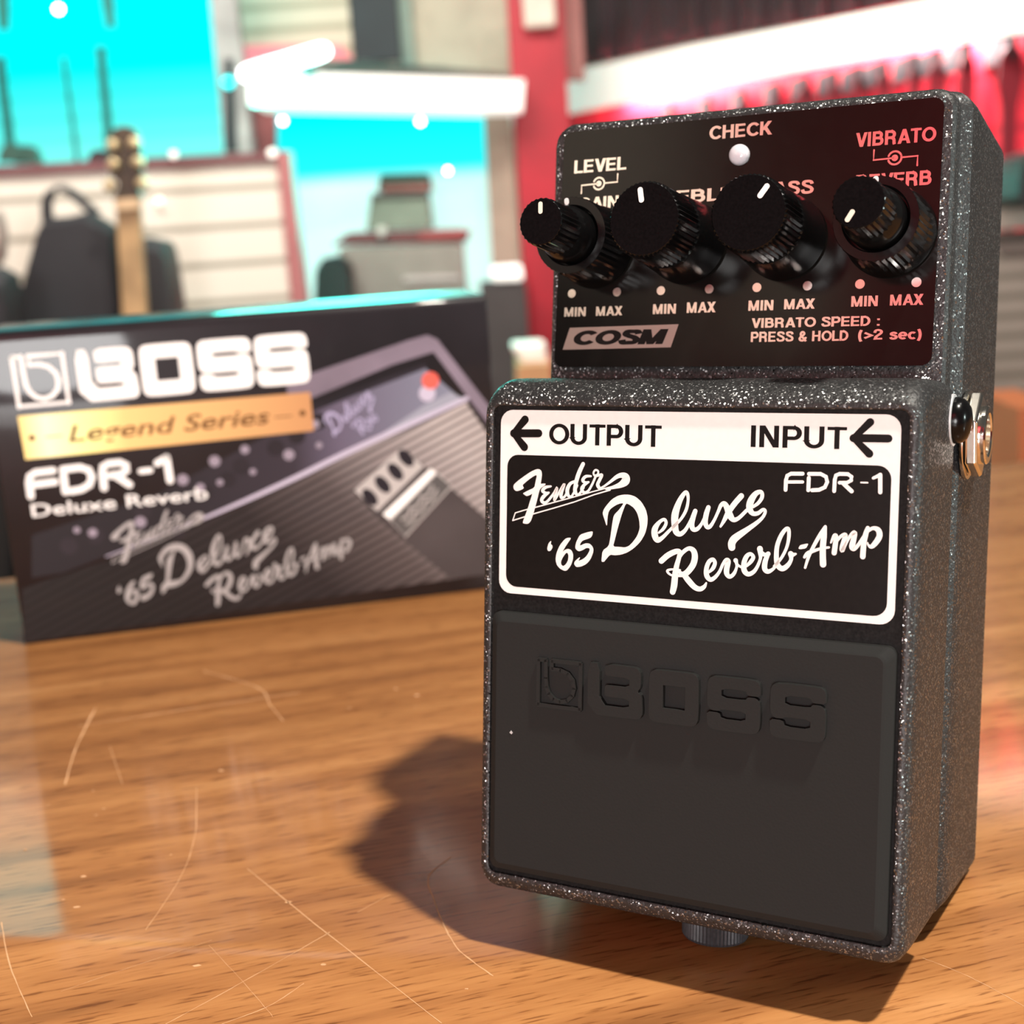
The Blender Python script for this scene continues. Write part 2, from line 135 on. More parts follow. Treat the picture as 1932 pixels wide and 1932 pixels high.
def rrect(x0,x1,z0,z1,r,k=6):
    out=[]
    r=max(.01,min(r,(x1-x0)/2-.01,(z1-z0)/2-.01))
    for cx,cz,a in ((x1-r,z1-r,0),(x0+r,z1-r,90),(x0+r,z0+r,180),(x1-r,z0+r,270)):
        for i in range(k+1):
            t=math.radians(a+90*i/k); out.append((cx+r*math.cos(t),cz+r*math.sin(t)))
    return out
def frame_map(O,U,V,Nn):
    O,U,V,Nn=map(Vector,(O,U,V,Nn))
    return lambda u,v,n=0: (O+U*u+V*v+Nn*n)*S
def lathe(prof,fm,k=48,rib=None):
    """prof: (radius, height) list; fm maps (u,v,n) with n the axis"""
    rings=[]
    for r,h in prof:
        ring=[]
        for j in range(k):
            a=2*PI*j/k; rr=r
            if rib and rib(r,h): rr=r*(1-rib(r,h)*(j%2))
            ring.append(fm(rr*math.cos(a),rr*math.sin(a),h))
        rings.append(ring)
    return loft(rings)
def box(a,b,c,x,y,z):
    """axis aligned box by centre and size"""
    V=[(a+sx*x/2,b+sy*y/2,c+sz*z/2) for sx in(-1,1) for sy in(-1,1) for sz in(-1,1)]
    return V,[(0,1,3,2),(4,6,7,5),(0,4,5,1),(2,3,7,6),(0,2,6,4),(1,5,7,3)]
# flat lettering -------------------------------------------------
def catmull(p,closed=False,k=6):
    n=len(p); out=[]
    if n<3 and not closed: return [tuple(q) for q in p]
    g=lambda i: p[i%n] if closed else p[max(0,min(n-1,i))]
    for i in range(n if closed else n-1):
        a,b,c,d=g(i-1),g(i),g(i+1),g(i+2)
        for s in range(k):
            t=s/k; out.append(tuple(.5*((2*b[j])+(-a[j]+c[j])*t+(2*a[j]-5*b[j]+4*c[j]-d[j])*t*t+(-a[j]+3*b[j]-3*c[j]+d[j])*t**3) for j in range(len(b))))
    if not closed: out.append(tuple(p[-1]))
    return out
def chaikin(p,it=2):
    for _ in range(it):
        q=[]
        for i in range(len(p)):
            a,b=p[i],p[(i+1)%len(p)]
            q+=[(.8*a[0]+.2*b[0],.8*a[1]+.2*b[1]),(.2*a[0]+.8*b[0],.2*a[1]+.8*b[1])]
        p=q
    return p
def ribbon(pts,fm,n=0,smooth=True,cap=8):
    """a pen stroke (u,v,width) as a flat ribbon with round ends"""
    p=catmull(pts) if smooth else [tuple(q) for q in pts]
    V=[];F=[]
    for i,q in enumerate(p):
        a=p[max(0,i-1)];b=p[min(len(p)-1,i+1)]; dx,dy=b[0]-a[0],b[1]-a[1]; l=math.hypot(dx,dy) or 1
        w=max(.01,q[2])/2; V+=[fm(q[0]-dy/l*w,q[1]+dx/l*w,n),fm(q[0]+dy/l*w,q[1]-dx/l*w,n)]
        if i: m=len(V); F.append((m-4,m-3,m-1,m-2))
    for q in ((p[0],p[-1]) if smooth else p):
        m=len(V); w=q[2]/2
        for j in range(12): V.append(fm(q[0]+w*math.cos(j*PI/6),q[1]+w*math.sin(j*PI/6),n+.0015))
        F.append(tuple(range(m,m+12)))
    return V,F
def curve_mesh(cu):
    o=bpy.data.objects.new('tmp',cu); C.objects.link(o); dg=bpy.context.evaluated_depsgraph_get(); dg.update()
    me=bpy.data.meshes.new_from_object(o.evaluated_get(dg)); V=[tuple(v.co) for v in me.vertices]; F=[tuple(p.vertices) for p in me.polygons]
    bpy.data.objects.remove(o); bpy.data.meshes.remove(me); bpy.data.curves.remove(cu); return V,F
def fill(loops):
    cu=bpy.data.curves.new('tmp','CURVE'); cu.dimensions='2D'; cu.fill_mode='BOTH'
    for l in loops:
        s=cu.splines.new('POLY'); s.points.add(len(l)-1); s.use_cyclic_u=True
        for i,q in enumerate(l): s.points[i].co=(q[0],q[1],0,1)
    return curve_mesh(cu)
def area(loops,fm,n=0):
    V,F=fill(loops); return [fm(v[0],v[1],n) for v in V],F
def text2d(s,u0,u1,v0,v1,off=0.0,shear=0,caps=None,track=1):
    cu=bpy.data.curves.new('tmp','FONT'); cu.body=s; cu.size=1; cu.offset=off; cu.shear=shear; cu.resolution_u=4; cu.space_character=track
    V,F=curve_mesh(cu)
    xs=[v[0] for v in V]; x0,x1=min(xs),max(xs)
    y0=0; y1=caps if caps else max(v[1] for v in V)
    return [(u0+(v[0]-x0)/(x1-x0)*(u1-u0),v0+(v[1]-y0)/(y1-y0)*(v1-v0)) for v in V],F
def text(s,fm,u0,u1,v0,v1,n=0,**k):
    V,F=text2d(s,u0,u1,v0,v1,**k); return [fm(a,b,n) for a,b in V],F

# block capitals drawn as heavy pen strokes (unit height)
def _arc(cx,cy,rx,ry,a0,a1,k=14): return [(cx+rx*math.cos(math.radians(a0+(a1-a0)*i/k)),cy+ry*math.sin(math.radians(a0+(a1-a0)*i/k))) for i in range(k+1)]
def glyph(ch,w):
    h=w/2; V=lambda x:('q',x,0,x,1,w); H=lambda a,b,y:('h',a,b,y); t=1-h; wd=w*1.08
    G={'A':([('q',.1,0,.375,1,wd),('q',.65,0,.375,1,wd),H(.2,.56,.29)],.75),'B':([V(.095),('p',[(.1,t),(.36,t)]+_arc(.36,(t+.53)/2,.16,(t-.53)/2,90,-90)+[(.1,.53)]),('p',[(.1,.53),(.4,.53)]+_arc(.4,(h+.53)/2,.17,(.53-h)/2,90,-90)+[(.1,h)])],.74),
    'C':([('p',_arc(.4,.5,.31,.5-h,38,322,26))],.78),'D':([V(.095),('p',[(.1,t),(.27,t)]+_arc(.27,.5,.32,.5-h,90,-90,18)+[(.1,h)])],.76),'E':([V(.095),H(.1,.6,h),H(.1,.56,.51),H(.1,.59,t)],.68),
    'G':([('p',_arc(.4,.5,.31,.5-h,38,325,26)),('q',.66,.02,.66,.5,w*.8),H(.42,.72,.45)],.82),'H':([V(.095),V(.58),H(.1,.58,.52)],.76),'I':([V(.11)],.3),'K':([V(.095),('q',.17,.36,.56,1,wd*1.2),('q',.3,.56,.6,0,wd*1.15)],.74),
    'L':([V(.095),H(.1,.56,h)],.6),'M':([V(.095),V(.7),('q',.12,1,.397,.0,w*.95),('q',.675,1,.397,.0,w*.95)],.89),'N':([V(.095),V(.58),('q',.11,1,.565,0,w*1.15)],.77),'O':([('p',_arc(.41,.5,.32,.5-h,0,360,32))],.84),
    'P':([V(.095),('p',[(.1,t),(.38,t)]+_arc(.38,(t+.44)/2,.18,(t-.44)/2,90,-90)+[(.1,.44)])],.7),'R':([V(.095),('p',[(.1,t),(.38,t)]+_arc(.38,(t+.48)/2,.17,(t-.48)/2,90,-90)+[(.1,.48)]),('p',[(.36,.47),(.5,.42),(.545,.28),(.55,.1),(.58,0)])],.76),
    'S':([('s',[(.585,.70),(.52,.86),(.35,1-h),(.17,.87),(.15,.70),(.3,.57),(.47,.48),(.585,.33),(.54,.15),(.35,h),(.16,.13),(.09,.32)])],.72),'T':([H(0,.62,t),V(.31)],.66),'U':([('p',[(.095,1),(.095,.36)]+_arc(.34,.36,.245,.36-h,180,360,16)+[(.585,1)])],.76),
    'V':([('q',.1,1,.345,0,wd),('q',.59,1,.345,0,wd)],.7),'X':([('q',.1,0,.55,1,wd*1.15),('q',.55,0,.1,1,wd*1.15)],.68),'&':([('s',[(.62,0),(.4,.3),(.2,.6),(.2,.8),(.33,.92),(.45,.8),(.42,.64),(.2,.44),(.1,.25),(.2,.09),(.36,.08),(.52,.2),(.6,.42)])],.74),
    '(':([('p',_arc(.42,.4,.32,.72,130,230,12))],.36),')':([('p',_arc(-.12,.4,.32,.72,50,-50,12))],.36),'>':([('p',[(.06,.68),(.5,.42),(.06,.16)])],.6),'2':([('s',[(.1,.66),(.14,.86),(.32,.93),(.5,.82),(.48,.62),(.28,.4),(.12,.2)]),('q',.1,0,.19,.24,w),H(.04,.58,h)],.66),
    's':([('s',[(.42,.52),(.36,.62),(.24,.65),(.12,.58),(.13,.47),(.26,.39),(.4,.31),(.42,.17),(.28,.075),(.14,.1),(.08,.22)])],.54),'e':([('p',_arc(.29,.36,.2,.28,0,315,20)),('h',.1,.52,.36)],.6),'c':([('p',_arc(.29,.36,.2,.28,48,312,18))],.55),
    ':':([('q',.12,.0,.12,.17,w),('q',.12,.55,.12,.72,w)],.3),' ':([],.36)}
    return G[ch]
def block(s,fm,u0,u1,v0,v1,n=0,w=.19,shear=0):
    V=[];F=[];x=0; quads=[]
    for ch in s:
        items,adv=glyph(ch,w)
        for it in items:
            if it[0]=='q': a,b_,c_,d_,ww=it[1:]; quads.append([(x+a-ww/2,b_),(x+a+ww/2,b_),(x+c_+ww/2,d_),(x+c_-ww/2,d_)])
            elif it[0]=='h': a,b_,y=it[1:]; quads.append([(x+a,y-w*.44),(x+b_,y-w*.44),(x+b_,y+w*.44),(x+a,y+w*.44)])
            else:
                p=it[1] if it[0]=='p' else catmull([(a,b_) for a,b_ in it[1]],k=5)
                cl=len(p)>3 and math.dist(p[0],p[-1])<1e-4; off=[]
                for i,q in enumerate(p):
                    a=p[i-1] if i else (p[-2] if cl else q); b_=p[i+1] if i<len(p)-1 else (p[1] if cl else q)
                    dx,dy=b_[0]-a[0],b_[1]-a[1]; l=math.hypot(dx,dy) or 1
                    k_=1.0
                    if 0<i<len(p)-1:
                        e=((q[0]-a[0]),(q[1]-a[1])); le=math.hypot(*e) or 1; cs=(e[0]*dx+e[1]*dy)/(le*l); k_=1/max(.6,cs)
                    off.append(((x+q[0]-dy/l*w/2*k_,q[1]+dx/l*w/2*k_),(x+q[0]+dy/l*w/2*k_,q[1]-dx/l*w/2*k_)))
                for (a,b_),(c_,d_) in zip(off,off[1:]): quads.append([a,b_,d_,c_])
        x+=adv
    xs=[q[0] for qd in quads for q in qd]; x0,x1=min(xs),max(xs)
    mp=lambda q:(u0+(q[0]-x0)/(x1-x0)*(u1-u0)+shear*(q[1]-.5)*(v1-v0),v0+q[1]*(v1-v0))
    for i,qd in enumerate(quads):
        k=len(V); V+=[fm(*mp(q),n+.0004*(i%7)) for q in qd]; F.append((k,k+1,k+2,k+3))
    return V,F
def prism(loops,fm,n0,n1):
    """closed outline(s) extruded from n0 to n1"""
    V,F=fill(loops); k=len(V)
    from collections import Counter
    cnt=Counter()
    for f in F:
        for i in range(len(f)): cnt[(f[i],f[(i+1)%len(f)])]+=1
    W=[fm(v[0],v[1],n0) for v in V]+[fm(v[0],v[1],n1) for v in V]
    G=[tuple(f) for f in F]+[tuple(i+k for i in f)[::-1] for f in F]
    for (a,b) in cnt:
        if (b,a) not in cnt: G.append((b,a,a+k,b+k))
    return W,G
# ------------------------------------------------------------------ logo outlines (unit height, y up)
def logo(th=.045):
    a=.70; 
    Bl=[(0,0),(0,1),(.22,1),(.22,.29-th),(.77,.29-th),(.77,.29+th),(.36,.29+th),(.32,.32+th),(.32,.66-th),(.36,.69-th),(.77,.69-th),(.77,.69+th),(.36,.69+th),(.32,.72+th),(.32,1),(.84,1),(.93,.97),(.98,.88),(.98,.62),(.92,.54),(1.0,.46),(1.02,.12),(.98,.03),(.9,0)]
    Oo=[(.14,0),(.04,.04),(0,.14),(0,.86),(.04,.96),(.14,1),(.86,1),(.96,.96),(1,.86),(1,.14),(.96,.04),(.86,0)]
    Oh=[(.29,.29),(.73,.29),(.73,.72),(.29,.72)]
    S_=[(0,.86),(.04,.96),(.14,1),(.88,1),(.97,.95),(1,.86),(1,.70),(.76,.70),(.72,a+th),(.27,a+th),(.27,a-th),(.72,a-th),(.76,.675),(.92,.675),(1,.58),(1,.14),(.96,.04),(.86,0),(.14,0),(.04,.04),(0,.14),(0,.335),(.24,.335),(.28,.31-th),(.73,.31-th),(.73,.31+th),(.28,.31+th),(.24,.36),(.08,.36),(0,.46)]
    return Bl,Oo,Oh,S_
EMB=[(.05,.95),(.05,.05),(.95,.05),(.95,.95),(.34,.95),(.34,.79),(.52,.785),(.68,.73),(.79,.60),(.82,.45),(.78,.30),(.67,.19),(.52,.15),(.38,.19),(.28,.29),(.23,.42),(.215,.60),(.21,.95)]
def emblem(u0,v0,w,h,wd=.085):
    return [[(u0+x*w,v0+y*h,wd*h) for x,y in EMB+[(.05,.95)]]]
def logo_loops(cells,v0,v1,th):
    Bl,Oo,Oh,S_=logo(th); out=[]
    for (k,u0,u1) in cells:
        mp=lambda l:[(u0+x*(u1-u0),v0+y*(v1-v0)) for x,y in l]
        out.append([mp(Bl)] if k=='B' else [mp(Oo),mp(Oh)] if k=='O' else [mp(S_)])
    return out
# ================================================================== GUITAR EFFECTS PEDAL
PR=Rz(-0.4885)@Rx(-0.1652)
ped=empty('guitar_effects_pedal',Vector((25.8271,191.2194,72.4822))*S,'black sparkle compact guitar effects pedal standing on end in front of its box','effects pedal',PR)
P=lambda x,y,z:(x*S,y*S,z*S)
K=.07
def shear(y,z,f): return y+f*K*(max(z,14)-43)
# chassis
rings=[]
for y,hw,z0,z1,r,f in ((21.62,31.7,-61,62.7,2,1),(21.66,32.8,-62,63.1,2.5,1),(22.1,33.3,-63,63.7,3,1),(23,33.5,-64,64.2,3.3,.95),(24.8,33.6,-64.6,64.3,3.4,.85),(26.3,35.2,-65,64.3,3.4,.6),(30,35.75,-65,63.9,3.4,.3),(51,36.75,-65,61,3,0)):
    rings.append([P(x,shear(y,z,f),z) for x,z in rrect(-hw,hw,z0,z1,r)])
mesh('chassis',loft(rings),FLAKE,ped,label='cast metal housing in charcoal sparkle paint')
rings=[[P(x,y,z) for x,z in rrect(-36,36,-64,60,3)] for y in (51,52.2)]
mesh('rubber_base',loft(rings),RUBBER,ped,label='thin black rubber sole on the back')
# treadle with a recessed face
rings=[]
for y,hw,z0,z1,r in ((.15,32.4,-60.9,15.3,1.2),(-.35,32.5,-61,15.4,1.3),(-.5,32.8,-61.3,15.6,1.5),(-.45,33.3,-61.9,16,2),(-.1,33.9,-62.8,16.7,2.8),(.6,34.25,-63.5,17.5,3.2),(1.6,34.45,-63.9,18.3,3.4),(3.2,34.6,-64,19.2,3.5),(5.5,34.75,-64,19.8,3.5),(9,34.9,-64,20,3.5),(19.6,35.3,-64,20,3.5)):
    rings.append([P(x,y,z) for x,z in rrect(-hw,hw,z0,z1,r)])
V,F=loft(rings)
tr=mesh('treadle',(V,F),[FLAKE,RECESS],ped,label='sparkle painted foot switch cover')
cands=[p for p in tr.data.polygons if len(p.vertices)>6]; cands.sort(key=lambda p:p.center.y); cands[0].material_index=1
# rubber pad + raised logo
rings=[[P(x,y,z) for x,z in rrect(-a,a,b,c,r)] for y,a,b,c,r in ((.15,31.95,-60.0,-17.6,1.4),(-.9,31.9,-59.9,-17.65,1.4),(-2.0,30.75,-58.75,-18.75,1.2),(-2.2,30.4,-58.5,-19,1.1))]
pad=mesh('rubber_pad',loft(rings),RUBBER,ped,smooth=False,label='smooth black rubber foot pad with raised lettering')
PF=frame_map((0,-2.2,0),(1,0,0),(0,0,1),(0,-1,0))
parts=[]
for s in emblem(-23.05,-32,8.1,8.0,.07):
    p=[(q[0],q[1]) for q in s]; w=.3
    # solid raised stroke
    for a,b in zip(s[:-1],s[1:]):
        dx,dy=b[0]-a[0],b[1]-a[1]; l=math.hypot(dx,dy); nx,ny=-dy/l*w,dx/l*w; ex,ey=dx/l*.12,dy/l*.12
        parts.append(prism([[(a[0]-ex+nx,a[1]-ey+ny),(b[0]+ex+nx,b[1]+ey+ny),(b[0]+ex-nx,b[1]+ey-ny),(a[0]-ex-nx,a[1]-ey-ny)]],PF,-.2,.62))
mesh('raised_emblem',join(parts),RUBBER,pad,smooth=False)
for lp in logo_loops([('B',-13.95,-5.0),('O',-3.9,4.0),('S',5.3,13.4),('S',14.8,22.9)],-31.95,-23.9,.085):
    mesh('raised_letter',prism([l if i else chaikin(l,1) for i,l in enumerate(lp)],PF,-.2,1.0),RUBBER,pad,smooth=False,bevel=.0002)
for x,z,y in ((-27.6,-36.8,-2.25),(18.2,-62.2,-.6)):
    DFm=frame_map((x,y,z),(1,0,0),(0,0,1),(0,-1,0)); mesh('dust_fleck',prism([[(.3,0),(.12,.16),(0,.32),(-.14,.1),(-.3,-.05),(-.05,-.2),(.1,-.3)]],DFm,-.05,.03),GREYRING,ped,smooth=False)
# name label
LF=frame_map((0,0,0),(1,0,0),(0,0,1),(0,-1,0))
lab=mesh('name_label',prism([rrect(-31.3,31.3,-14.72,14.72,2.1)],LF,-.15,0),WHITE,ped,smooth=False,label='white bordered printed label')
mesh('black_field',area([rrect(-30.05,30.2,-13.6,7.6,1.9)],LF,.02),INK,lab,smooth=False)
for w,a,b,c,d in (('OUTPUT',-22.7,-3.9,9.4,12.65),('INPUT',9.95,23.86,9.75,12.9)):
    mesh('lettering',block(w,LF,a,b,c,d,.03,w=.165),INK,lab,smooth=False,label='black word '+w)
for s in (T['arrow_s'][0:2],T['arrow_s'][2:4]):
    mesh('arrow_mark',join([ribbon(q,LF,.03+.004*i,smooth=False) for i,q in enumerate(s)]),INK,lab,smooth=False)
mesh('script_lettering',join([area([chaikin(T['fen_p'][0],1)],LF,.04)]+[ribbon(q,LF,.044+.003*i,smooth=i>4) for i,q in enumerate(T['fen_s'])]),WHITE,lab,smooth=False,label='white script word with double underline')
def deluxe(fm,n):
    return join([area([chaikin(q,1)],fm,n) for q in T['dlx_p']]+[area([chaikin(a,1),chaikin(b,1)],fm,n) for a,b in T['dlx_h']]+[ribbon(q,fm,n+.003*(i+1)) for i,q in enumerate(T['dlx_s'])])
mesh('script_lettering',deluxe(LF,.04),WHITE,lab,smooth=False,label='large white two-line script lettering')
mesh('lettering',join([ribbon(q,LF,.04+.003*i,smooth=False) for i,q in enumerate(T['fdr_s'])]),WHITE,lab,smooth=False,label='white rounded model code')
# control panel
k1=math.sqrt(1+K*K)
CF=frame_map((0,20,22),(1,0,0),(0,K/k1,1/k1),(0,-1/k1,K/k1))
pan=mesh('control_panel',prism([rrect(-31.6,31.6,.2,40.7,1.6)],CF,-.25,.12),[PLATE],ped,smooth=False,label='glossy black control plate with bare metal lettering')
n=.15
W=[('CHECK',-5.3,5.2,37.25,39.44),('LEVEL',-29.4,-19.75,33.46,35.68),('GAIN',-28.3,-20.9,27.15,29.2),('TREBLE',-15.9,-.7,27.2,29.3),('BASS',3.6,12.35,27.38,29.57),
('VIBRATO',18.6,30.65,34.1,36.3),('REVERB',18.9,30.28,27.55,29.76),
('MIN',-30.05,-26,8.9,10.46),('MAX',-24.1,-19.25,8.9,10.47),('MIN',-13.75,-9.7,8.97,10.6),('MAX',-7.8,-2.85,9.03,10.75),('MIN',2.65,6.75,9.13,10.77),('MAX',8.5,13.4,9.22,10.82),('MIN',19.1,23.15,9.37,11),('MAX',25,29.95,9.4,11.06),
('VIBRATO SPEED :',3.33,23.6,6.35,7.9),('PRESS & HOLD',3.3,18.9,4.1,5.72),('(>2 sec)',20.4,29.95,4.2,5.8)]
for s,a,b,c,d in W:
    mesh('lettering',block(s,CF,a,b,c,d,n,w=.185),SILVER,pan,smooth=False,label='bare metal word '+s.replace('(','').replace(')','').replace('>','over '))
mesh('logo_bar',area([[(-28.88,6.95),(-9.1,7.2),(-10.3,3.4),(-30.05,3.2)]],CF,n),mat('dim bare metal',(.4,.38,.36),.35,1),pan,smooth=False)
mesh('lettering',block('COSM',CF,-28.0,-11.3,3.95,6.45,n+.02,w=.25,shear=.4),INK,pan,smooth=False,label='slanted black word in a grey bar')
def ringpts(cx,cy,r,a0,a1,w,k=22): return [(cx+r*math.cos(math.radians(a0+(a1-a0)*i/k)),cy+r*math.sin(math.radians(a0+(a1-a0)*i/k)),w) for i in range(k+1)]
for cx,cy,sg in ((-24.66,31.43,1),(24.66,32.0,-1)):
    e=[ringpts(cx,cy,1.0,205,335+180,.3)] if sg>0 else [ringpts(cx,cy,1.0,155,-155,.3)]
    if sg<0: e=[ringpts(cx,cy,1.0,20,160,.3),ringpts(cx,cy,1.0,200,375,.3)]
    q=[ribbon(x,CF,n) for x in e]
    q.append(area([[(cx+.5*math.cos(t*PI/8),cy+.5*math.sin(t*PI/8)) for t in range(16)]],CF,n))
    q.append(ribbon([(cx,cy,.26),(cx-3.2,cy-.1,.26),(cx-3.2,cy-1.45*sg,.26)],CF,n,smooth=False))
    q.append(ribbon([(cx+1,cy,.26),(cx+3.4,cy+.05,.26),(cx+3.4,cy+1.4*sg,.26)],CF,n,smooth=False))
    mesh('dual_knob_symbol',join(q),SILVER,pan,smooth=False)
for x in (-28.8,-20.4,-12.5,-4.1,3.9,12.1,20.3,28.8):
    mesh('scale_dot',area([[(x+.74*math.cos(t*PI/12),12.85+.74*math.sin(t*PI/12)) for t in range(24)]],CF,n),SILVER,pan,smooth=False)
# check lamp
LFm=frame_map(Vector((0,20,22))+Vector((0,K/k1,1/k1))*34.35,(1,0,0),(0,K/k1,1/k1),(0,-1/k1,K/k1))
mesh('check_lamp',lathe([(1.7,0),(1.7,.5),(1.55,.95),(1.2,1.3),(.7,1.5),(.2,1.56)],LFm,32),LED,ped,label='round milky white indicator lamp')
# knobs
def knob_frame(cx,ang,lift=0):
    a=math.radians(ang); U=Vector((1,0,0));Vv=Vector((0,K/k1,1/k1))
    O=Vector((cx,20,22))+Vv*20.55; n_=Vector((0,-1/k1,K/k1))
    U2=U*math.cos(a)+Vv*math.sin(a); V2=-U*math.sin(a)+Vv*math.cos(a)
    return frame_map(O+n_*lift,U2,V2,n_)
def pointer(fm,r0,r1,w,h,parent,m=CREAM):
    mesh('pointer_mark',prism([rrect(-w/2,w/2,r0,r1,w/2-.02)],fm,h-.1,h+.06),m,parent,smooth=False)
def nut(cx):
    fm=knob_frame(cx,0)
for cx,ang in ((-8.3,10),(8.0,-36)):
    fm=knob_frame(cx,ang)
    rb=lambda r,h: .04 if h>11 and h<19.4 and r>5 else 0
    kb=mesh('control_knob',lathe([(6.6,.5),(6.8,.8),(6.75,1.6),(6.55,4),(6.35,7),(6.2,10),(6.05,11.0),(6.0,11.3),(5.95,15),(5.85,19.0),(5.7,19.35),(5.45,19.5)],fm,96,rb),[KNOB,KNOBTOP],ped,autos=.35,label='large black knob with a white pointer line')
    top=max((p for p in kb.data.polygons if len(p.vertices)>20),key=lambda p:-p.center.y); top.material_index=1
    pointer(fm,2.5,4.9,.85,19.5,kb,WHITE)
for cx,a1,a2 in ((-24.6,3,9),(24.5,149,2)):
    fo=knob_frame(cx,a2); fi=knob_frame(cx,a1)
    rb=lambda r,h: .035 if 3<h<10.7 and r>5.8 else 0
    ko=mesh('outer_knob',lathe([(6.7,.4),(6.95,.7),(6.85,1.6),(6.6,3.4),(6.5,4),(6.35,10.5),(6.2,10.8),(5.0,10.8),(4.8,10.5),(4.75,8)],fo,88,rb),[KNOB],ped,autos=.35,label='black lower ring of the dual knob')
    pointer(fo,5.05,6.2,.8,10.8,ko,WHITE)
    rb=lambda r,h: .05 if 15<h<21.75 and r>3.3 else 0
    ki=mesh('inner_knob',lathe([(4.5,8),(4.5,12.3),(4.4,13.2),(4.2,14.0),(3.95,14.6),(3.85,15.1),(3.8,21.4),(3.72,21.7),(3.55,21.8)],fi,56,rb),[KNOB,KNOBTOP],ped,autos=.35,label='small black upper knob of the dual knob')
    top=max((p for p in ki.data.polygons if len(p.vertices)>20),key=lambda p:-p.center.y); top.material_index=1
    pointer(fi,1.2,3.1,.72,21.8,ki,CREAM)
# input jack
JF=frame_map((35.6,30,11.75),(0,1,0),(0,0,1),(1,0,0))
jack=mesh('input_jack',lathe([(4.55,0),(4.6,3.1),(4.4,3.35),(3.5,3.35),(3.3,3.1),(3.2,.5)],JF,48),NICKEL,ped,label='nickel threaded barrel of the input socket')
mesh('washer',lathe([(7.0,-.1),(7.05,.1),(7.0,.45),(4.4,.5)],JF,48),NICKEL,jack)
hexr=lambda r,h:[JF(r*math.cos(PI/6+i*PI/3+.2),r*math.sin(PI/6+i*PI/3+.2),h) for i in range(6)]
mesh('hex_nut',loft([hexr(6.5,.55),hexr(6.75,.8),hexr(6.75,2.1),hexr(6.35,2.4)]),NICKEL,jack,smooth=False,bevel=.0002)
mesh('socket_hole',lathe([(3.2,.4),(3.1,.5)],JF,32),mat('dark socket',(.01,.01,.01),.5),jack,smooth=False)
OJ=frame_map((-35.6,30,11.75),(0,1,0),(0,0,1),(-1,0,0))
# output side is turned away; its washer edge just shows
oj=mesh('output_jack',lathe([(4.55,0),(4.6,.9),(4.4,1.1)],OJ,32),NICKEL,ped)
# hinge cap
HF=frame_map((34.9,19.3,14.0),(0,1,0),(0,0,1),(1,0,0))
hc=mesh('hinge_cap',lathe([(3.5,-.6),(3.5,.9),(3.3,1.7),(2.8,2.3),(2.0,2.75),(1.0,2.95),(.3,3.0)],HF,40),KNOB,ped,label='shiny black domed hinge cap')
mesh('cap_ring',lathe([(3.95,-.5),(3.98,.15),(3.9,.45),(3.5,.5)],HF,40),GREYRING,hc,label='pale grey ring round the cap')
# thumb screw
TF=frame_map((1.9,14,-63.6),(1,0,0),(0,1,0),(0,0,-1))
mesh('thumb_screw',lathe([(3,-1.0),(3,.3),(5.35,.35),(5.4,.6),(5.4,6.0),(5.1,6.45),(4.8,6.55)],TF,110,lambda r,h:.035 if .3<h<6.2 and r>5 else 0),GUNMETAL,ped,autos=.25,label='dark ribbed battery cover screw')

# ================================================================== PRODUCT BOX
BR=Rz(0.1985)
bxo=empty('product_box',Vector((-149.428,379.286,0))*S,'glossy black printed carton standing behind the effects pedal','box',BR)
BW,BH,BD=148.9,93.6,46
BLACKCARD=noise_var(mat('black glossy carton',(.010,.008,.010),.45,spec=.2,coat=.35,coatr=.06),40,.25,(.012,.0095,.012))
v=[]; rings=[]
for z,ins in ((0.0,.5),(.5,0),(BH-3,0),(BH-1.2,.35),(BH-.3,1.2),(BH,2.4)):
    rings.append([P(x,y,z) for x,y in rrect(0,BW,ins,BD-ins,.7,3)])
carton=mesh('carton',loft(rings),BLACKCARD,bxo,autos=.9)
BF=frame_map((0,0,0),(1,0,0),(0,0,1),(0,-1,0))
def pr(name,col,rough=.3,**k): return mat(name,col,.5,coat=.3,coatr=.07,spec=.2,**k)
INKL=pr('print lavender',(.19,.155,.2)); INKS=pr('print slate',(.14,.13,.19)); INKD=pr('print dark',(.018,.014,.02)); INKG=pr('print pale edge',(.5,.46,.58))
INKW=mat('print white',(.93,.92,.9),.5,emit=(1,1,1),es=.0); INKK=pr('print mini grey',(.05,.042,.044)); INKP=pr('print pale grey',(.45,.42,.41))
for m_,a in ((INKL,.3),(INKD,.5),(INKK,.3)): noise_var(m_,25,a,tuple(bsdf(m_).inputs['Base Color'].default_value)[:3])
# control strip fades from slate at the right to black at the left
m=INKS; tc=N(m,'ShaderNodeTexCoord'); sp=N(m,'ShaderNodeSeparateXYZ'); L(m,tc,'Object',sp,'Vector'); mr=N(m,'ShaderNodeMapRange'); mr.inputs['From Min'].default_value=.045; mr.inputs['From Max'].default_value=.135; L(m,sp,'X',mr,'Value')
r=ramp(m,[(0,(.012,.01,.014)),(.45,(.03,.024,.035)),(.62,(.12,.1,.15)),(1,(.2,.21,.28))]); L(m,mr,'Result',r,'Fac'); L(m,r,'Color',bsdf(m),'Base Color')
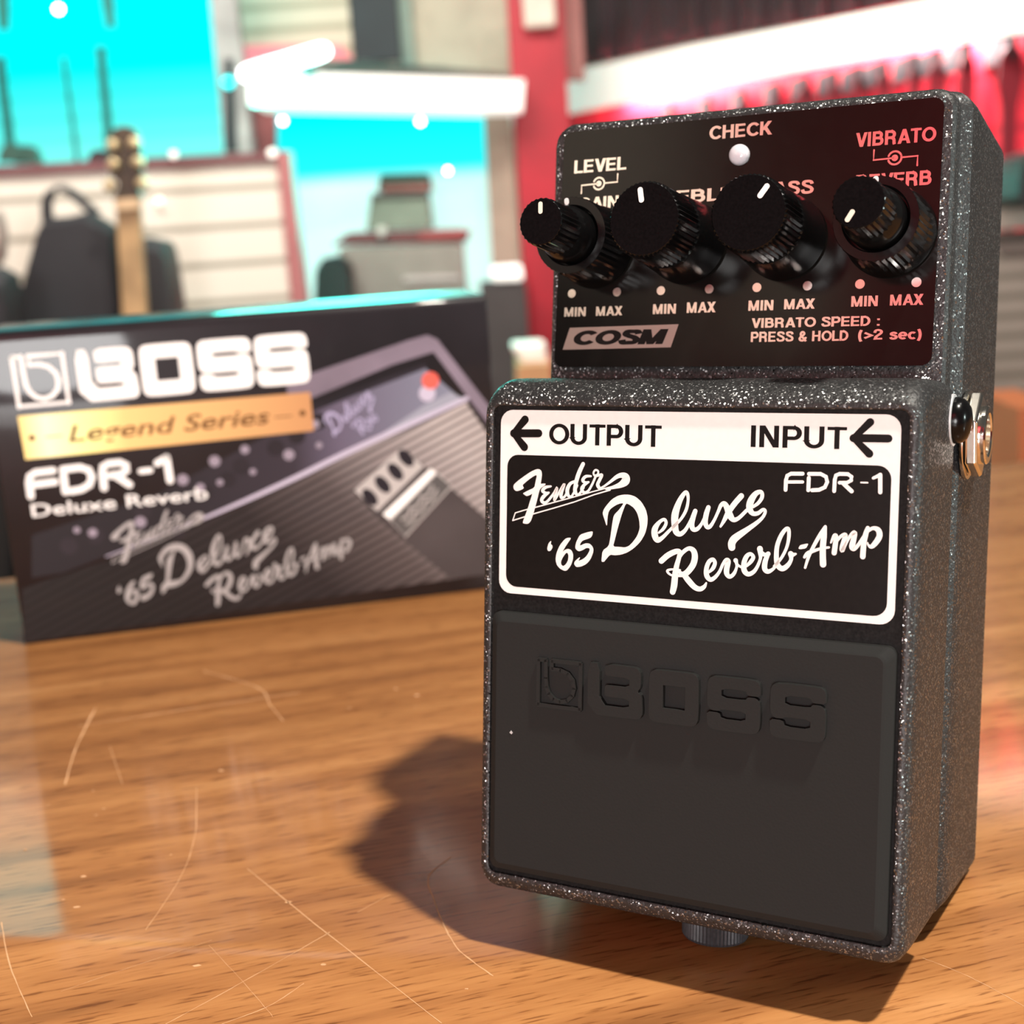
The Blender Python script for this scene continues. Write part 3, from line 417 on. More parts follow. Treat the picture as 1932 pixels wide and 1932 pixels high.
# grille cloth: slanting woven stripes, printed fading towards the lower left
GSIGN=1
GR=pr('print grille cloth',(.3,.27,.27)); m=GR
tc=N(m,'ShaderNodeTexCoord'); mp=N(m,'ShaderNodeMapping'); mp.inputs['Rotation'].default_value=(0,math.radians(23)*GSIGN,0); L(m,tc,'Object',mp,'Vector')
sp=N(m,'ShaderNodeSeparateXYZ'); L(m,mp,'Vector',sp,'Vector')
ml=N(m,'ShaderNodeMath',operation='MULTIPLY'); ml.inputs[1].default_value=2*PI/.00265; L(m,sp,'Z',ml,0); sn=N(m,'ShaderNodeMath',operation='SINE'); L(m,ml,0,sn,0)
m2=N(m,'ShaderNodeMath',operation='MULTIPLY_ADD'); m2.inputs[1].default_value=.5; m2.inputs[2].default_value=.5; L(m,sn,0,m2,0)
nz=N(m,'ShaderNodeTexNoise'); nz.inputs['Scale'].default_value=300; L(m,tc,'Object',nz,'Vector')
s0=N(m,'ShaderNodeSeparateXYZ'); L(m,tc,'Object',s0,'Vector'); ad=N(m,'ShaderNodeMath',operation='MULTIPLY_ADD'); ad.inputs[1].default_value=.9; L(m,s0,'Z',ad,0); L(m,s0,'X',ad,2)
mr=N(m,'ShaderNodeMapRange'); mr.inputs['From Min'].default_value=.055; mr.inputs['From Max'].default_value=.18; L(m,ad,0,mr,'Value')
bri=ramp(m,[(0,(.010,.008,.009)),(.35,(.022,.017,.019)),(.6,(.10,.08,.08)),(.82,(.3,.26,.26)),(1,(.46,.41,.4))]); L(m,mr,'Result',bri,'Fac')
st=ramp(m,[(.15,(.38,.38,.38)),(.6,(1,1,1))]); L(m,m2,0,st,'Fac')
mx=N(m,'ShaderNodeMix',data_type='RGBA',blend_type='MULTIPLY'); mx.inputs[0].default_value=1; L(m,bri,'Color',mx,6); L(m,st,'Color',mx,7); L(m,mx,2,bsdf(m),'Base Color')
GOLD=mat('print gold',(.75,.42,.14),.4,.2,coat=.3,coatr=.07); m=GOLD; tc=N(m,'ShaderNodeTexCoord'); sp=N(m,'ShaderNodeSeparateXYZ'); L(m,tc,'Object',sp,'Vector')
mr=N(m,'ShaderNodeMapRange'); mr.inputs['From Min'].default_value=.008; mr.inputs['From Max'].default_value=.092; L(m,sp,'X',mr,'Value')
r=ramp(m,[(0,(.8,.6,.2)),(.08,(.95,.88,.5)),(.2,(.95,.85,.32)),(.35,(.8,.5,.18)),(1,(.55,.27,.11))]); L(m,mr,'Result',r,'Fac'); L(m,r,'Color',bsdf(m),'Base Color')
prints=[('printed_amplifier',T['amp_band'],INKL,.03),('printed_slot',T['amp_slot'],INKD,.04),('printed_control_strip',T['amp_face'],INKS,.035),('printed_grille',T['grille'],GR,.04),
('printed_control_strip_end',T['silver_corner'],pr('print silver',(.3,.31,.38)),.045),('printed_pedal',T['mini_body'],INKK,.06),('printed_pedal_panel',T['mini_panel'],INKP,.065),('printed_pedal_bar',T['mini_white'],INKW,.07),('printed_pedal_label',T['mini_label'],pr('print mid grey',(.09,.085,.085)),.07)]
for nm,pl,m_,h in prints: mesh(nm,area([[(min(q[0],BW-.3),max(q[1],.4)) for q in pl]],BF,h),m_,carton,smooth=False)
ml_=[tuple(q[:2]) for q in T['mini_label']]; ml_+=[ml_[0]]; mesh('printed_pedal_border',ribbon([(x,y,.5) for x,y in ml_],BF,.08,smooth=False),INKP,carton,smooth=False)
for f_ in (.35,.65):
    a_=[ml_[0][i]+(ml_[1][i]-ml_[0][i])*f_ for i in (0,1)]; c_=[ml_[3][i]+(ml_[2][i]-ml_[3][i])*f_ for i in (0,1)]
    mesh('printed_squiggle',ribbon([(a_[0]+(c_[0]-a_[0])*t/12+.5*math.sin(t*2.3),a_[1]+(c_[1]-a_[1])*t/12+.6*math.cos(t*2.3),.6) for t in range(2,11)],BF,.085),INKP,carton,smooth=False)
mesh('printed_edge',ribbon(T['bright_edge'],BF,.05),INKG,carton,smooth=False)
disc=lambda x,y,r,k=16:[(x+r*math.cos(t*2*PI/k),y+r*math.sin(t*2*PI/k)) for t in range(k)]
for q in T['mini_knobs']: mesh('printed_knob',area([[(q[0]+2.1*math.cos(t)-1.2*math.sin(t),q[1]+2.9*math.sin(t)) for t in [i*PI/8 for i in range(16)]]],BF,.075),INKD,carton,smooth=False)
for q in T['aknobs']: mesh('printed_knob',area([disc(q[0],q[1],2.6)],BF,.05),INKD,carton,smooth=False)
for i,q in enumerate(T['ahl']): mesh('printed_highlight',area([disc(q[0],q[1],1.0+.35*(i%3))],BF,.06),pr('print glint',(.28,.24,.3)) if i==0 else MATS['print glint'],carton,smooth=False)
x,y=T['lamp'][1]; mesh('printed_lamp_base',area([disc(x,y,2.6)],BF,.06),INKG,carton,smooth=False)
x,y=T['lamp'][0]; mesh('printed_lamp',area([disc(x,y,2.7)],BF,.07),pr('print red',(.75,.12,.09)),carton,smooth=False)
mesh('gold_banner',area([[(7.5,69.1),(92.3,68.6),(92.3,56.7),(7.9,56.2)]],BF,.09),GOLD,carton,smooth=False)
BROWN=pr('print brown',(.12,.05,.012))
mesh('lettering',text('Legend Series',BF,20.7,79.5,60.2,65.3,.1,shear=.25,caps=.73,off=.012),BROWN,carton,smooth=False,label='brown italic words on the gold banner')
for q in ([(14.5,62.3,.35),(19,62.3,.35)],[(81,61.9,.35),(86,61.9,.35)]): mesh('printed_dash',ribbon(q,BF,.1,smooth=False),BROWN,carton,smooth=False)
for x in (10.6,89.4): mesh('printed_pin',area([disc(x,62.4,.95)],BF,.1),BROWN,carton,smooth=False)
mesh('printed_emblem',join([ribbon(s,BF,.1,smooth=False) for s in emblem(7.5,71.1,15.5,15.9,.085)]),INKW,carton,smooth=False)
for lp in logo_loops([('B',25.6,42.3),('O',43.6,58.8),('S',60.2,76.1),('S',77.0,92.8)],71.45,86.8,.04):
    mesh('printed_letter',area([l if i else chaikin(l,1) for i,l in enumerate(lp)],BF,.1),INKW,carton,smooth=False)
# model code, same strokes as on the pedal label
us=[p[0] for q in T['fdr_s'] for p in q]; vs=[p[1] for q in T['fdr_s'] for p in q]; a0,a1,b0,b1=min(us),max(us),min(vs),max(vs)
fd=[[(7.9+(p[0]-a0)/(a1-a0)*40.2,45.2+(p[1]-b0)/(b1-b0)*7.6,2.1 if p[2]>.4 else 1.7) for p in q] for q in T['fdr_s']]
mesh('lettering',join([ribbon(q,BF,.1,smooth=False) for q in fd]),INKW,carton,smooth=False,label='white rounded model code')
mesh('lettering',text('Deluxe Reverb',BF,7.5,58.6,38.9,42.9,.1,caps=.73,off=.008),INKW,carton,smooth=False,label='small white wide words under the model code')
def am(A): return lambda u,v,n=0: BF(u*A[0][0]+v*A[1][0]+A[2][0],u*A[0][1]+v*A[1][1]+A[2][1],n)
FOIL=mat('print foil grey',(.36,.34,.34),.35,coat=.3)
mesh('script_lettering',deluxe(am(T['aff_dlx']),.11),FOIL,carton,smooth=False,label='large grey foil two-line script')
mesh('script_lettering',join([area([chaikin(T['fen_p'][0],1)],am(T['aff_fen']),.11)]+[ribbon(q,am(T['aff_fen']),.11,smooth=i>4) for i,q in enumerate(T['fen_s'])]),FOIL,carton,smooth=False,label='grey foil script word')
A3=T['aff_small']
mesh('script_lettering',join([ribbon(q,am(A3),.055) for q in T['dlx_s'][:10]]+[area([chaikin(a,1),chaikin(b,1)],am(A3),.055) for a,b in T['dlx_h'][1:]]),pr('print lilac',(.4,.37,.55)),carton,smooth=False,label='small lilac script on the printed amplifier')
# ================================================================== TABLE
WOOD=mat('varnished brown wood',(.4,.18,.07),.55,coat=.8,coatr=.12,spec=.2); m=WOOD
tc=N(m,'ShaderNodeTexCoord'); mp=N(m,'ShaderNodeMapping'); mp.inputs['Rotation'].default_value=(0,0,math.radians(-2)); L(m,tc,'Object',mp,'Vector')
def st(sx,sy,scale,det,dist=0):
    q=N(m,'ShaderNodeMapping'); q.inputs['Scale'].default_value=(sx,sy,1); L(m,mp,'Vector',q,'Vector')
    t=N(m,'ShaderNodeTexNoise'); t.inputs['Scale'].default_value=scale; t.inputs['Detail'].default_value=det; t.inputs['Distortion'].default_value=dist; L(m,q,'Vector',t,'Vector'); return t
g1=st(.08,1,120,6,.3); g2=st(.09,1,1350,4); g3=st(.25,1,22,3,.5)
r1=ramp(m,[(.28,(.33,.135,.045)),(.45,(.52,.225,.075)),(.6,(.63,.29,.10)),(.75,(.72,.36,.14))]); L(m,g1,'Fac',r1,'Fac')
r2=ramp(m,[(.34,(.45,.36,.3)),(.43,(.92,.89,.86)),(.6,(1,1,1))]); L(m,g2,'Fac',r2,'Fac')
r3=ramp(m,[(.3,(.8,.76,.72)),(.65,(1.0,1.0,1.0))]); L(m,g3,'Fac',r3,'Fac')
a=N(m,'ShaderNodeMix',data_type='RGBA',blend_type='MULTIPLY'); a.inputs[0].default_value=.9; L(m,r1,'Color',a,6); L(m,r2,'Color',a,7)
b=N(m,'ShaderNodeMix',data_type='RGBA',blend_type='MULTIPLY'); b.inputs[0].default_value=1; L(m,a,2,b,6); L(m,r3,'Color',b,7); L(m,b,2,bsdf(m),'Base Color')
bp=N(m,'ShaderNodeBump'); bp.inputs['Strength'].default_value=.12; bp.inputs['Distance'].default_value=.0003; L(m,g2,'Fac',bp,'Height'); L(m,bp,'Normal',bsdf(m),'Normal')
ta=math.atan2(554.16-463.73,222.38+188.08); TO=Vector((-188.08,463.73,0))*S; TU=Vector((math.cos(ta),math.sin(ta),0)); TV=Vector((-math.sin(ta),math.cos(ta),0))
tab=empty('table',TO+TU*.2-TV*.35+Vector((0,0,-.9)),'scratched varnished brown wooden table the box and pedal stand on','table',Rz(ta))
rings=[[(x,y,z) for x,y in rrect(-.75,.75,-.35+i_,.35-i_,.012)] for z,i_ in ((.862,.003),(.866,0),(.896,0),(.899,.001),(.9,.003))]
top=mesh('tabletop',loft(rings),WOOD,tab,autos=.9)
for x in (-.66,.66):
    for y in (-.27,.27): mesh('leg',loft([[(x+sx*w,y+sy*w,z) for sx,sy in ((1,1),(-1,1),(-1,-1),(1,-1))] for z,w in ((0,.022),(.863,.032))]),WOOD,tab,smooth=False)
SCR=noise_var(mat('pale scratch',(.72,.42,.22),.6),300,.1,(.72,.42,.22))
inv=(Matrix.Translation(tab.location)@Rz(ta).to_4x4()).inverted()
def TM(u,v,n=0): return tuple(inv@Vector((u*S,v*S,(n+.03)*S)))
random.seed(3)
for q in T['scratch']:
    p=catmull(q,k=8); 
    p=[(a_+random.uniform(-.05,.05),b_+random.uniform(-.05,.05),w_*random.uniform(.25,.7)) for a_,b_,w_ in p]
    mesh('scratch',ribbon(p,TM,0,smooth=False),SCR,top,smooth=False)
for q in T['speck']:
    r_=random.uniform(.25,.6); k=7
    mesh('dent_mark',area([[(q[0]+r_*random.uniform(.5,1.6)*math.cos(t*2*PI/k),q[1]+r_*random.uniform(.4,1.0)*math.sin(t*2*PI/k)) for t in range(k)]],TM),SCR,top,smooth=False)
# ================================================================== THE SHOP
FZ=-.9
def slab(name,pts,th,m,parent=None,label=None,cat=None,group=None,kind=None,smooth=False,bevel=0):
    """flat outline (px,py,Y) standing in the shop, th metres thick towards the back"""
    A=[at(*p) for p in pts]
    for a in A: a.z=max(a.z,FZ)
    n=len(A); V=[tuple(a) for a in A]+[(a.x,a.y+th,a.z) for a in A]
    F=[tuple(range(n)),tuple(range(n,2*n))[::-1]]+[(i,(i+1)%n,(i+1)%n+n,i+n) for i in range(n)]
    return tag(mesh(name,(V,F),m,parent,smooth=smooth,bevel=bevel),label,cat,group,kind)
def wall(name,l,r,top,YL,YR,zb,th,m,parent=None,bot=None,zt=None,**k):
    """upright board: left/right sight lines at depths YL/YR, top edge through (l,top)"""
    a=at(l,top,YL); b=at(r,top,YR); b.z=at(r,top-(r-l)*.0646*(1 if YL==YR else 0),YR).z if YL==YR else b.z
    b.z=a.z
    if zt is not None: a.z=b.z=zt
    if bot is not None: zb=at(l,bot,YL).z
    V=[(a.x,a.y,zb),(b.x,b.y,zb),(b.x,b.y,b.z),(a.x,a.y,a.z)]; V+=[(x,y+th,z) for x,y,z in V]
    F=[(0,1,2,3),(7,6,5,4),(0,4,5,1),(1,5,6,2),(2,6,7,3),(3,7,4,0)]
    lb=k.pop('label',None);ct=k.pop('cat',None);gr=k.pop('group',None);kd=k.pop('kind',None)
    return tag(mesh(name,(V,F),m,parent,smooth=False,**k),lb,ct,gr,kd)
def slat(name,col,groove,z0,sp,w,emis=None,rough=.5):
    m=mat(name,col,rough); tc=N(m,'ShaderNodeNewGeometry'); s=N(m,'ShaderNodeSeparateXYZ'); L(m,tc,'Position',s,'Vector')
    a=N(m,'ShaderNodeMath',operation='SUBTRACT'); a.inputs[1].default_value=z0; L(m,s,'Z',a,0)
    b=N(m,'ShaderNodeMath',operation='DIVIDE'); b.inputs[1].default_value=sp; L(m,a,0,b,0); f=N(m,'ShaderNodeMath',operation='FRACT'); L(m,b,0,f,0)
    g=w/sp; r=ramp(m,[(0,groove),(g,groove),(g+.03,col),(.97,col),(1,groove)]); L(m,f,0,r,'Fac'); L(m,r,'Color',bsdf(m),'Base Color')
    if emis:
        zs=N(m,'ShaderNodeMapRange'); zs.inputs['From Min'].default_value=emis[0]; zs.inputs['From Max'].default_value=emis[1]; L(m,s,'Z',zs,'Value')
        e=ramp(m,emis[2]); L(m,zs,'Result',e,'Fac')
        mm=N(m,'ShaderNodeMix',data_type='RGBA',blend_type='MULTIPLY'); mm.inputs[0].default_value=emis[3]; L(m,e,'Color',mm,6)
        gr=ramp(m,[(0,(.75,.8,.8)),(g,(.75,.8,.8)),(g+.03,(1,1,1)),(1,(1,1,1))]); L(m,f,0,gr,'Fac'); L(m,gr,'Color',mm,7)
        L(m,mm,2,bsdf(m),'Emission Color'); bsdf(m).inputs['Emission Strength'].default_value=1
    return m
nv=lambda name,col,rough=.6,sc_=12,a=.12,**k: noise_var(mat(name,col,rough,**k),sc_,a,col)
CARPET=nv('shop floor',(.12,.09,.07),.8,6,.2)
CREAMW=nv('cream wall paint',(.72,.66,.56)); DARK=nv('near black cloth',(.02,.019,.022),.9); GREY=nv('grey case',(.22,.22,.2)); DRED=nv('dark red vinyl',(.2,.03,.035)); REDW=nv('red wall paint',(.62,.012,.035),.5); PINKP=nv('rose painted post',(.38,.14,.14)); BEIGE=nv('beige post',(.42,.32,.25)); OLIVE=nv('olive board',(.52,.5,.38)); DGREEN=nv('dark green lid',(.03,.09,.07)); CHROME=nv('brushed post',(.35,.37,.36),.35,8,.5); TEALD=nv('teal dark cabinet',(.012,.025,.03)); PURP=nv('dark plum curtain',(.035,.024,.028),.9)
GLOWW=mat('white with added glow',(.9,.9,.86),.6,emit=(1,.98,.9),es=.75)  # brightness of fascia and ledge put in as emission
TUBE=mat('glowing lamp tube',(1,1,1),.3,emit=(1,.93,.97),es=5); SPOT=mat('small spotlight lens',(1,1,1),.3,emit=(1,1,1),es=14)
TAN=nv('maple fretboard',(.42,.27,.13),.5,20,.25); GOLDM=nv('brass tuner',(.75,.6,.35),.3,200,.1,metal=.7); BONE=nv('bone nut',(.7,.5,.3)); BROWNH=nv('dark headstock',(.05,.035,.02),.35,90,.5)
# structure
def room(name,V,m): return tag(mesh(name,(V,[tuple(range(len(V)))]),m,smooth=False),kind='structure')
def rslab(name,c,s,m): return tag(mesh(name,box(*c,*s),m,smooth=False),kind='structure')
rslab('floor',(0,1.5,FZ-.03),(7.6,9.4,.06),CARPET)
rslab('wall_back',(0,5.25,.6),(7.6,.1,3.0),CREAMW)
rslab('wall_left',(-3.75,1.0,1.2),(.1,8.4,4.2),CREAMW)
rslab('wall_front',(0,-3.15,1.2),(7.4,.1,4.2),REDW)
# left: tall slat panel, cyan light put into its colour, with hanging cables
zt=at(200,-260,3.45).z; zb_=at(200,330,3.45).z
CY=slat('slat board with cyan glow',(.0,.12,.12),(.0,.08,.08),at(200,140,3.45).z,.052,.007,(zb_,at(200,60,3.45).z,[(0,(.30,1.0,.88)),(.35,(.12,1,.93)),(.75,(.0,1.0,1)),(1,(0,1.1,1.15))],1))  # cyan light and its falloff put into the board's emission
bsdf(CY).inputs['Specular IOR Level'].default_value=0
wall('slatwall',-330,402,-260,3.45,3.45,FZ,.05,CY,label='tall slatted wall panel with cyan light put into its colour, left of the chrome post',cat='wall panel')
for (x0,y0,x1,y1,th) in ((195,-60,208,50,.026),(0,-60,6,55,.03)):
    slab('hanging_strap',[(x0-th*500,y0,3.35),(x0+th*500,y0,3.35),(x1+th*300,y1,3.35),(x1-th*300,y1,3.35)],.01,nv('teal shaded strap',(.01,.2,.17)) if x0>100 else MATS['teal shaded strap'],label='dark teal strap hanging high on the cyan panel, '+('above the guitar headstock' if x0>100 else 'at the left picture edge'),cat='strap',group='straps on the cyan panel')
def cable(pts,w,lab):
    A=[at(*p) for p in pts]; V=[];F=[]
    for i,a in enumerate(A):
        for j in range(6): V.append((a.x+w*math.cos(j*PI/3),a.y+w*math.sin(j*PI/3),a.z))
        if i: F+=[((i-1)*6+j,(i-1)*6+(j+1)%6,i*6+(j+1)%6,i*6+j) for j in range(6)]
    tag(mesh('hanging_cable',(V,F),nv('teal cable',(.01,.14,.12)) if 'teal cable' not in MATS else MATS['teal cable']),lab,'cable','cables in front of the cyan panel')
cable([(120,110,3.38),(128,170,3.38),(138,240,3.38),(146,305,3.38)],.0055,'thin dark cable hanging in front of the cyan panel, between two thicker ones')
cable([(190,90,3.38),(194,140,3.38),(200,200,3.38),(208,300,3.38)],.011,'dark cable hanging down behind the guitar headstock')
cable([(0,110,3.38),(6,170,3.38),(14,230,3.38),(22,305,3.38)],.013,'thick dark cable hanging at the left edge of the cyan panel')
slab('chrome_post',[(394,-30,3.4),(442,-30,3.4),(478,300,3.4),(424,300,3.4)],.05,CHROME,label='pale metal upright post right of the cyan panel',cat='post')
slab('post_shadow_side',[(424,110,3.38),(437,110,3.38),(446,285,3.38),(424,285,3.38)],.02,TEALD,label='dark narrow strip painted as the shaded side of the pale metal post',cat='strip')  # dark strip stands in for shade along the post
sp_=at(430,155,3.3)
def bead(name,px,py,Y,r,m,label,cat,group=None):
    a=at(px,py,Y); fm=lambda u,v,n_: (a.x+u,a.y-n_,a.z+v)
    return tag(mesh(name,lathe([(r*.6,-r),(r,-r*.4),(r*.95,.1*r),(r*.6,r*.6),(r*.1,r*.75)],fm,16),m),label,cat,group)
# slat gondola
YS=2.6
def YB_(x): return 2.56+.17*(x+250)/782
zg=at(512,351,YB_(512)).z; ztop=at(512,297,YB_(512)).z
SL=slat('cream slat board',(.74,.69,.6),(.34,.31,.25),zg-.005,.0742,.011)
gon=empty('slat_gondola',(at(280,600,YS).x,YS,FZ),'cream slatted display stand behind the guitar and black bag','display stand')
def under(o,p):
    o.parent=p; o.matrix_parent_inverse=Matrix.Translation(-p.location); return o
under(wall('slat_board',-250,532,300,YB_(-250),YB_(532),FZ,.03,SL,zt=ztop),gon)
a0=at(512,296,YS)
p0=at(-250,300,YB_(-250)); p1=at(535,290,YB_(535)); V=[]
for p in (p0,p1): V+=[(p.x,p.y-.012,ztop-.008),(p.x,p.y-.012,ztop+.01),(p.x,p.y+.04,ztop+.01),(p.x,p.y+.04,ztop-.008)]
under(mesh('top_rail',loft([V[:4],V[4:]]),nv('dark rose rail',(.16,.055,.06)),smooth=False),gon)
YQ=YB_(532)-.02
under(slab('side_post',[(521,285,YQ),(546,285,YQ),(596,720,YQ),(565,720,YQ)],.05,PINKP),gon)
# guitar on a stand
YG=2.24
gt=empty('guitar',(at(250,600,YG).x,YG,FZ),'upright acoustic guitar with tan neck and dark headstock in front of the cream slats','guitar')
under(slab('neck',[(217,384,YG),(262,380,YG),(284,720,YG),(236,722,YG)],.02,TAN,bevel=.004),gt)
under(slab('headstock',[(212,380,YG-.005),(222,345,YG-.005),(206,330,YG-.005),(203,260,YG-.005),(212,243,YG-.005),(232,236,YG-.005),(254,242,YG-.005),(264,262,YG-.005),(268,330,YG-.005),(257,345,YG-.005),(268,376,YG-.005)],.018,BROWNH,bevel=.003),gt)
under(slab('nut_strip',[(216,377,YG-.01),(263,373,YG-.01),(264,392,YG-.01),(218,396,YG-.01)],.012,BONE),gt)
for x,y in ((212,274),(254,270),(214,310),(260,306),(206,350),(268,346)):
    a=at(x,y,YG-.02); fm=(lambda a:(lambda u,v,n_:(a.x+u,a.y-n_,a.z+v)))(a)
    under(mesh('tuning_peg',lathe([(.004,-.02),(.0095,-.01),(.0105,0),(.008,.007),(.002,.01)],fm,12),GOLDM),gt)
gb=at(260,720,YG); cx,cz=gb.x+.012,gb.z-.3
def bodyr(sc_,y): 
    return [(cx+sc_*(.19+.045*math.cos(2*t)-.02*math.cos(t-PI/2))*math.cos(t),y,cz-.0+sc_*(.24+.02*math.cos(2*t))*math.sin(t)) for t in [i*2*PI/36 for i in range(36)]]
under(mesh('guitar_body',loft([bodyr(.96,YG-.02),bodyr(1,YG-.01),bodyr(1,YG+.08),bodyr(.96,YG+.09)]),TAN),gt)
# black gig bag standing beside it
YBG=2.41
bag=empty('gig_bag',(at(160,700,YBG).x,YBG,FZ),'black padded gig bag with a carry handle leaning behind the guitar neck','bag')
def dropz(pts,Y):
    return pts
def loftpx(name,outline,Y,th,m,parent,infl=.94):
    A=[at(x,y,Y) for x,y in outline]
    for a in A: a.z=max(a.z,FZ)
    cxx=sum(a.x for a in A)/len(A); czz=sum(a.z for a in A)/len(A)
    rings=[]
    for k_,dy in ((infl,-th*.5),(1,-th*.25),(1,th*.25),(infl,th*.5)): rings.append([(cxx+(a.x-cxx)*k_,Y+dy,max(FZ,czz+(a.z-czz)*k_)) for a in A])
    return under(mesh(name,loft(rings),m),parent)
loftpx('bag_body',[(50,540),(66,480),(80,430),(92,415),(110,410),(140,408),(170,400),(205,420),(222,432),(236,570),(245,2000),(10,2000)],YBG,.08,nv('black nylon',(.022,.022,.026),.75),bag)
hp=[(90,420),(88,385),(95,362),(112,352),(135,362),(156,382),(180,402)]
A=[at(x,y,YBG) for x,y in hp]; V=[];F=[]
for i,a in enumerate(A):
    for j in range(8): V.append((a.x+.011*math.cos(j*PI/4),a.y+.011*math.sin(j*PI/4),a.z+.004*math.sin(j*PI/4)))
    if i: F+=[((i-1)*8+j,(i-1)*8+(j+1)%8,i*8+(j+1)%8,i*8+j) for j in range(8)]
under(mesh('carry_handle',(V,F),MATS['black nylon']),bag)
case=empty('speaker_case',(at(305,700,2.44).x,2.44,FZ),'tall black case standing right of the guitar neck','case')
loftpx('case_body',[(270,452),(280,448),(318,456),(326,470),(342,570),(360,2000),(262,2000)],2.44,.11,nv('black case vinyl',(.03,.03,.034),.6),case)
c2=empty('black_sack',(at(0,600,2.2).x,2.2,FZ),'dark slumped bag at the far left edge before the slats','bag')
loftpx('sack_body',[(-120,520),(-60,500),(0,505),(25,520),(36,560),(60,2000),(-160,2000)],2.2,.1,MATS['black nylon'],c2)
c3=empty('round_drum',(at(-15,440,2.31).x,2.31,FZ),'pale rounded drum shell edge at far left, above the slumped bag','drum')
loftpx('drum_shell',[(-70,400),(-30,385),(0,400),(8,440),(4,490),(-20,520),(-70,520)],2.31,.05,nv('pale pink shell',(.55,.42,.38)),c3)
under(mesh('drum_stand',box(at(-30,500,2.31).x,2.31,(FZ+at(-30,515,2.31).z)/2,.03,.03,at(-30,515,2.31).z-FZ),DARK,smooth=False),c3)
for x,y,lab in ((26,279,'dark rounded object on the gondola ledge at far left'),(56,282,'small dark cap resting on the gondola ledge beside the thick cable'),(192,290,'dark plum object behind the guitar headstock')):
    YI=YB_(x)+.012; o_=empty('stored_item',(at(x,y,YI).x,YI,ztop+.01),lab,'stored item')
    loftpx('item_body',[(x-26,y+27),(x-22,y+4),(x-10,y-8),(x+8,y-6),(x+20,y+6),(x+24,y+27)],YI,.03,DGREEN if x<100 else PURP,o_)
for x,y,r,lab in ((300,379,.0075,'white glint knob on the slats right of the guitar neck'),(327,292,.0075,'small glinting hook on the top rail of the cream stand'),(513,289,.009,'bright round finial at the right corner of the cream stand')):  # glints on the stand put in as glowing beads
    bead('glint_hook',x,y,YB_(x)-.02,r,nv('hook with glint glow',(.9,.88,.8),.4,emit=(1,.95,.85),es=1.2) if 'hook with glint glow' not in MATS else MATS['hook with glint glow'],lab,'hook')
bead('spotlight',110,17,3.3,.0085,SPOT,'small white spotlight high on the cyan panel','spotlight','small spotlights in the display')
bead('cyan_led',430,155,3.375,.014,mat('cyan led',(0,.8,.8),.4,emit=(0,1,1),es=2.5),'round cyan light on the pale metal post','light')
# upper middle
SL2=slat('upper slat board',(.66,.6,.45),(.36,.33,.22),at(560,60,3.9).z,.062,.016)
wall('upper_slatwall',444,650,-80,3.9,3.9,FZ,.04,SL2,label='cream slatted panel above the glowing tube',cat='wall panel')
slab('red_header',[(444,86,3.85),(640,84,3.85),(664,108,3.85),(640,150,3.85),(444,150,3.85)],.04,nv('rose header with halo glow',(.75,.2,.22),.6,emit=(1,.2,.25),es=.45),label='rose coloured header board with a pink halo put into its colour, behind the glowing tube',cat='board')  # pink halo of the tube put into the board as emission
wall('dark_cabinet',652,742,-80,3.9,3.9,FZ,.05,TEALD,bot=118,label='dark teal upright cabinet between cream panel and olive board',cat='cabinet')
wall('green_edge_strip',738,768,-80,3.95,3.95,FZ,.04,nv('grey green strip',(.25,.36,.3)),bot=130,label='narrow grey green strip right of the dark cabinet',cat='strip')
wall('olive_board',766,960,-80,4.0,4.0,FZ,.04,OLIVE,bot=160,label='plain olive beige board above the white fascia',cat='board')
slab('shelf_top_board',[(560,106,3.7),(660,112,3.7),(960,138,3.9),(960,150,3.9),(560,135,3.7)],.08,nv('brown grey top',(.25,.2,.17)),label='brown grey top board along the white fascia',cat='board')
# display alcove
alc=empty('display_alcove',(at(740,600,3.6).x,3.7,FZ),'white topped display bay with cyan light put into its wall colour, behind the product box','display bay')
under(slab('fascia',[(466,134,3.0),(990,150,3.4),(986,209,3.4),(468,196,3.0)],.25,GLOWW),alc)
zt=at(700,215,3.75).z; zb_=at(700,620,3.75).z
CY2=mat('bay wall with cyan glow',(.5,.7,.68),.6); m=CY2; tc=N(m,'ShaderNodeNewGeometry'); s=N(m,'ShaderNodeSeparateXYZ'); L(m,tc,'Position',s,'Vector')
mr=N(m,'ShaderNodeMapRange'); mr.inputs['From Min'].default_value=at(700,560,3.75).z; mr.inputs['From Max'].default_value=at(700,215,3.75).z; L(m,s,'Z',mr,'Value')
r=ramp(m,[(0,(.45,.72,.65)),(.3,(.55,.82,.76)),(.62,(.52,.88,.82)),(.70,(.02,.95,.98)),(1,(0,1.0,1.05))]); L(m,mr,'Result',r,'Fac'); L(m,r,'Color',bsdf(m),'Emission Color'); bsdf(m).inputs['Emission Strength'].default_value=1.0  # cyan wash on the bay wall put into its emission ramp
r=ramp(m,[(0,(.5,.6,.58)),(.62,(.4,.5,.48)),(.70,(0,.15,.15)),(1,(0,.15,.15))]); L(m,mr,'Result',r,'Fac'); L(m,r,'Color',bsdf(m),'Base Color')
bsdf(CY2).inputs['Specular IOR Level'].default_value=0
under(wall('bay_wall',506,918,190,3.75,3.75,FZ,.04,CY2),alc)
under(wall('bay_side',912,950,195,3.6,3.6,FZ,.2,BEIGE),alc)
slab('beige_pillar',[(912,200,3.55),(962,200,3.55),(982,500,3.55),(928,500,3.55)],.12,BEIGE,label='beige brown pillar right of the cyan bay',cat='pillar')
slab('dark_red_corner',[(466,196,3.5),(520,196,3.5),(520,300,3.5),(478,300,3.5)],.03,nv('maroon corner',(.22,.05,.05)),label='dark maroon corner piece under the left end of the white fascia',cat='corner piece')
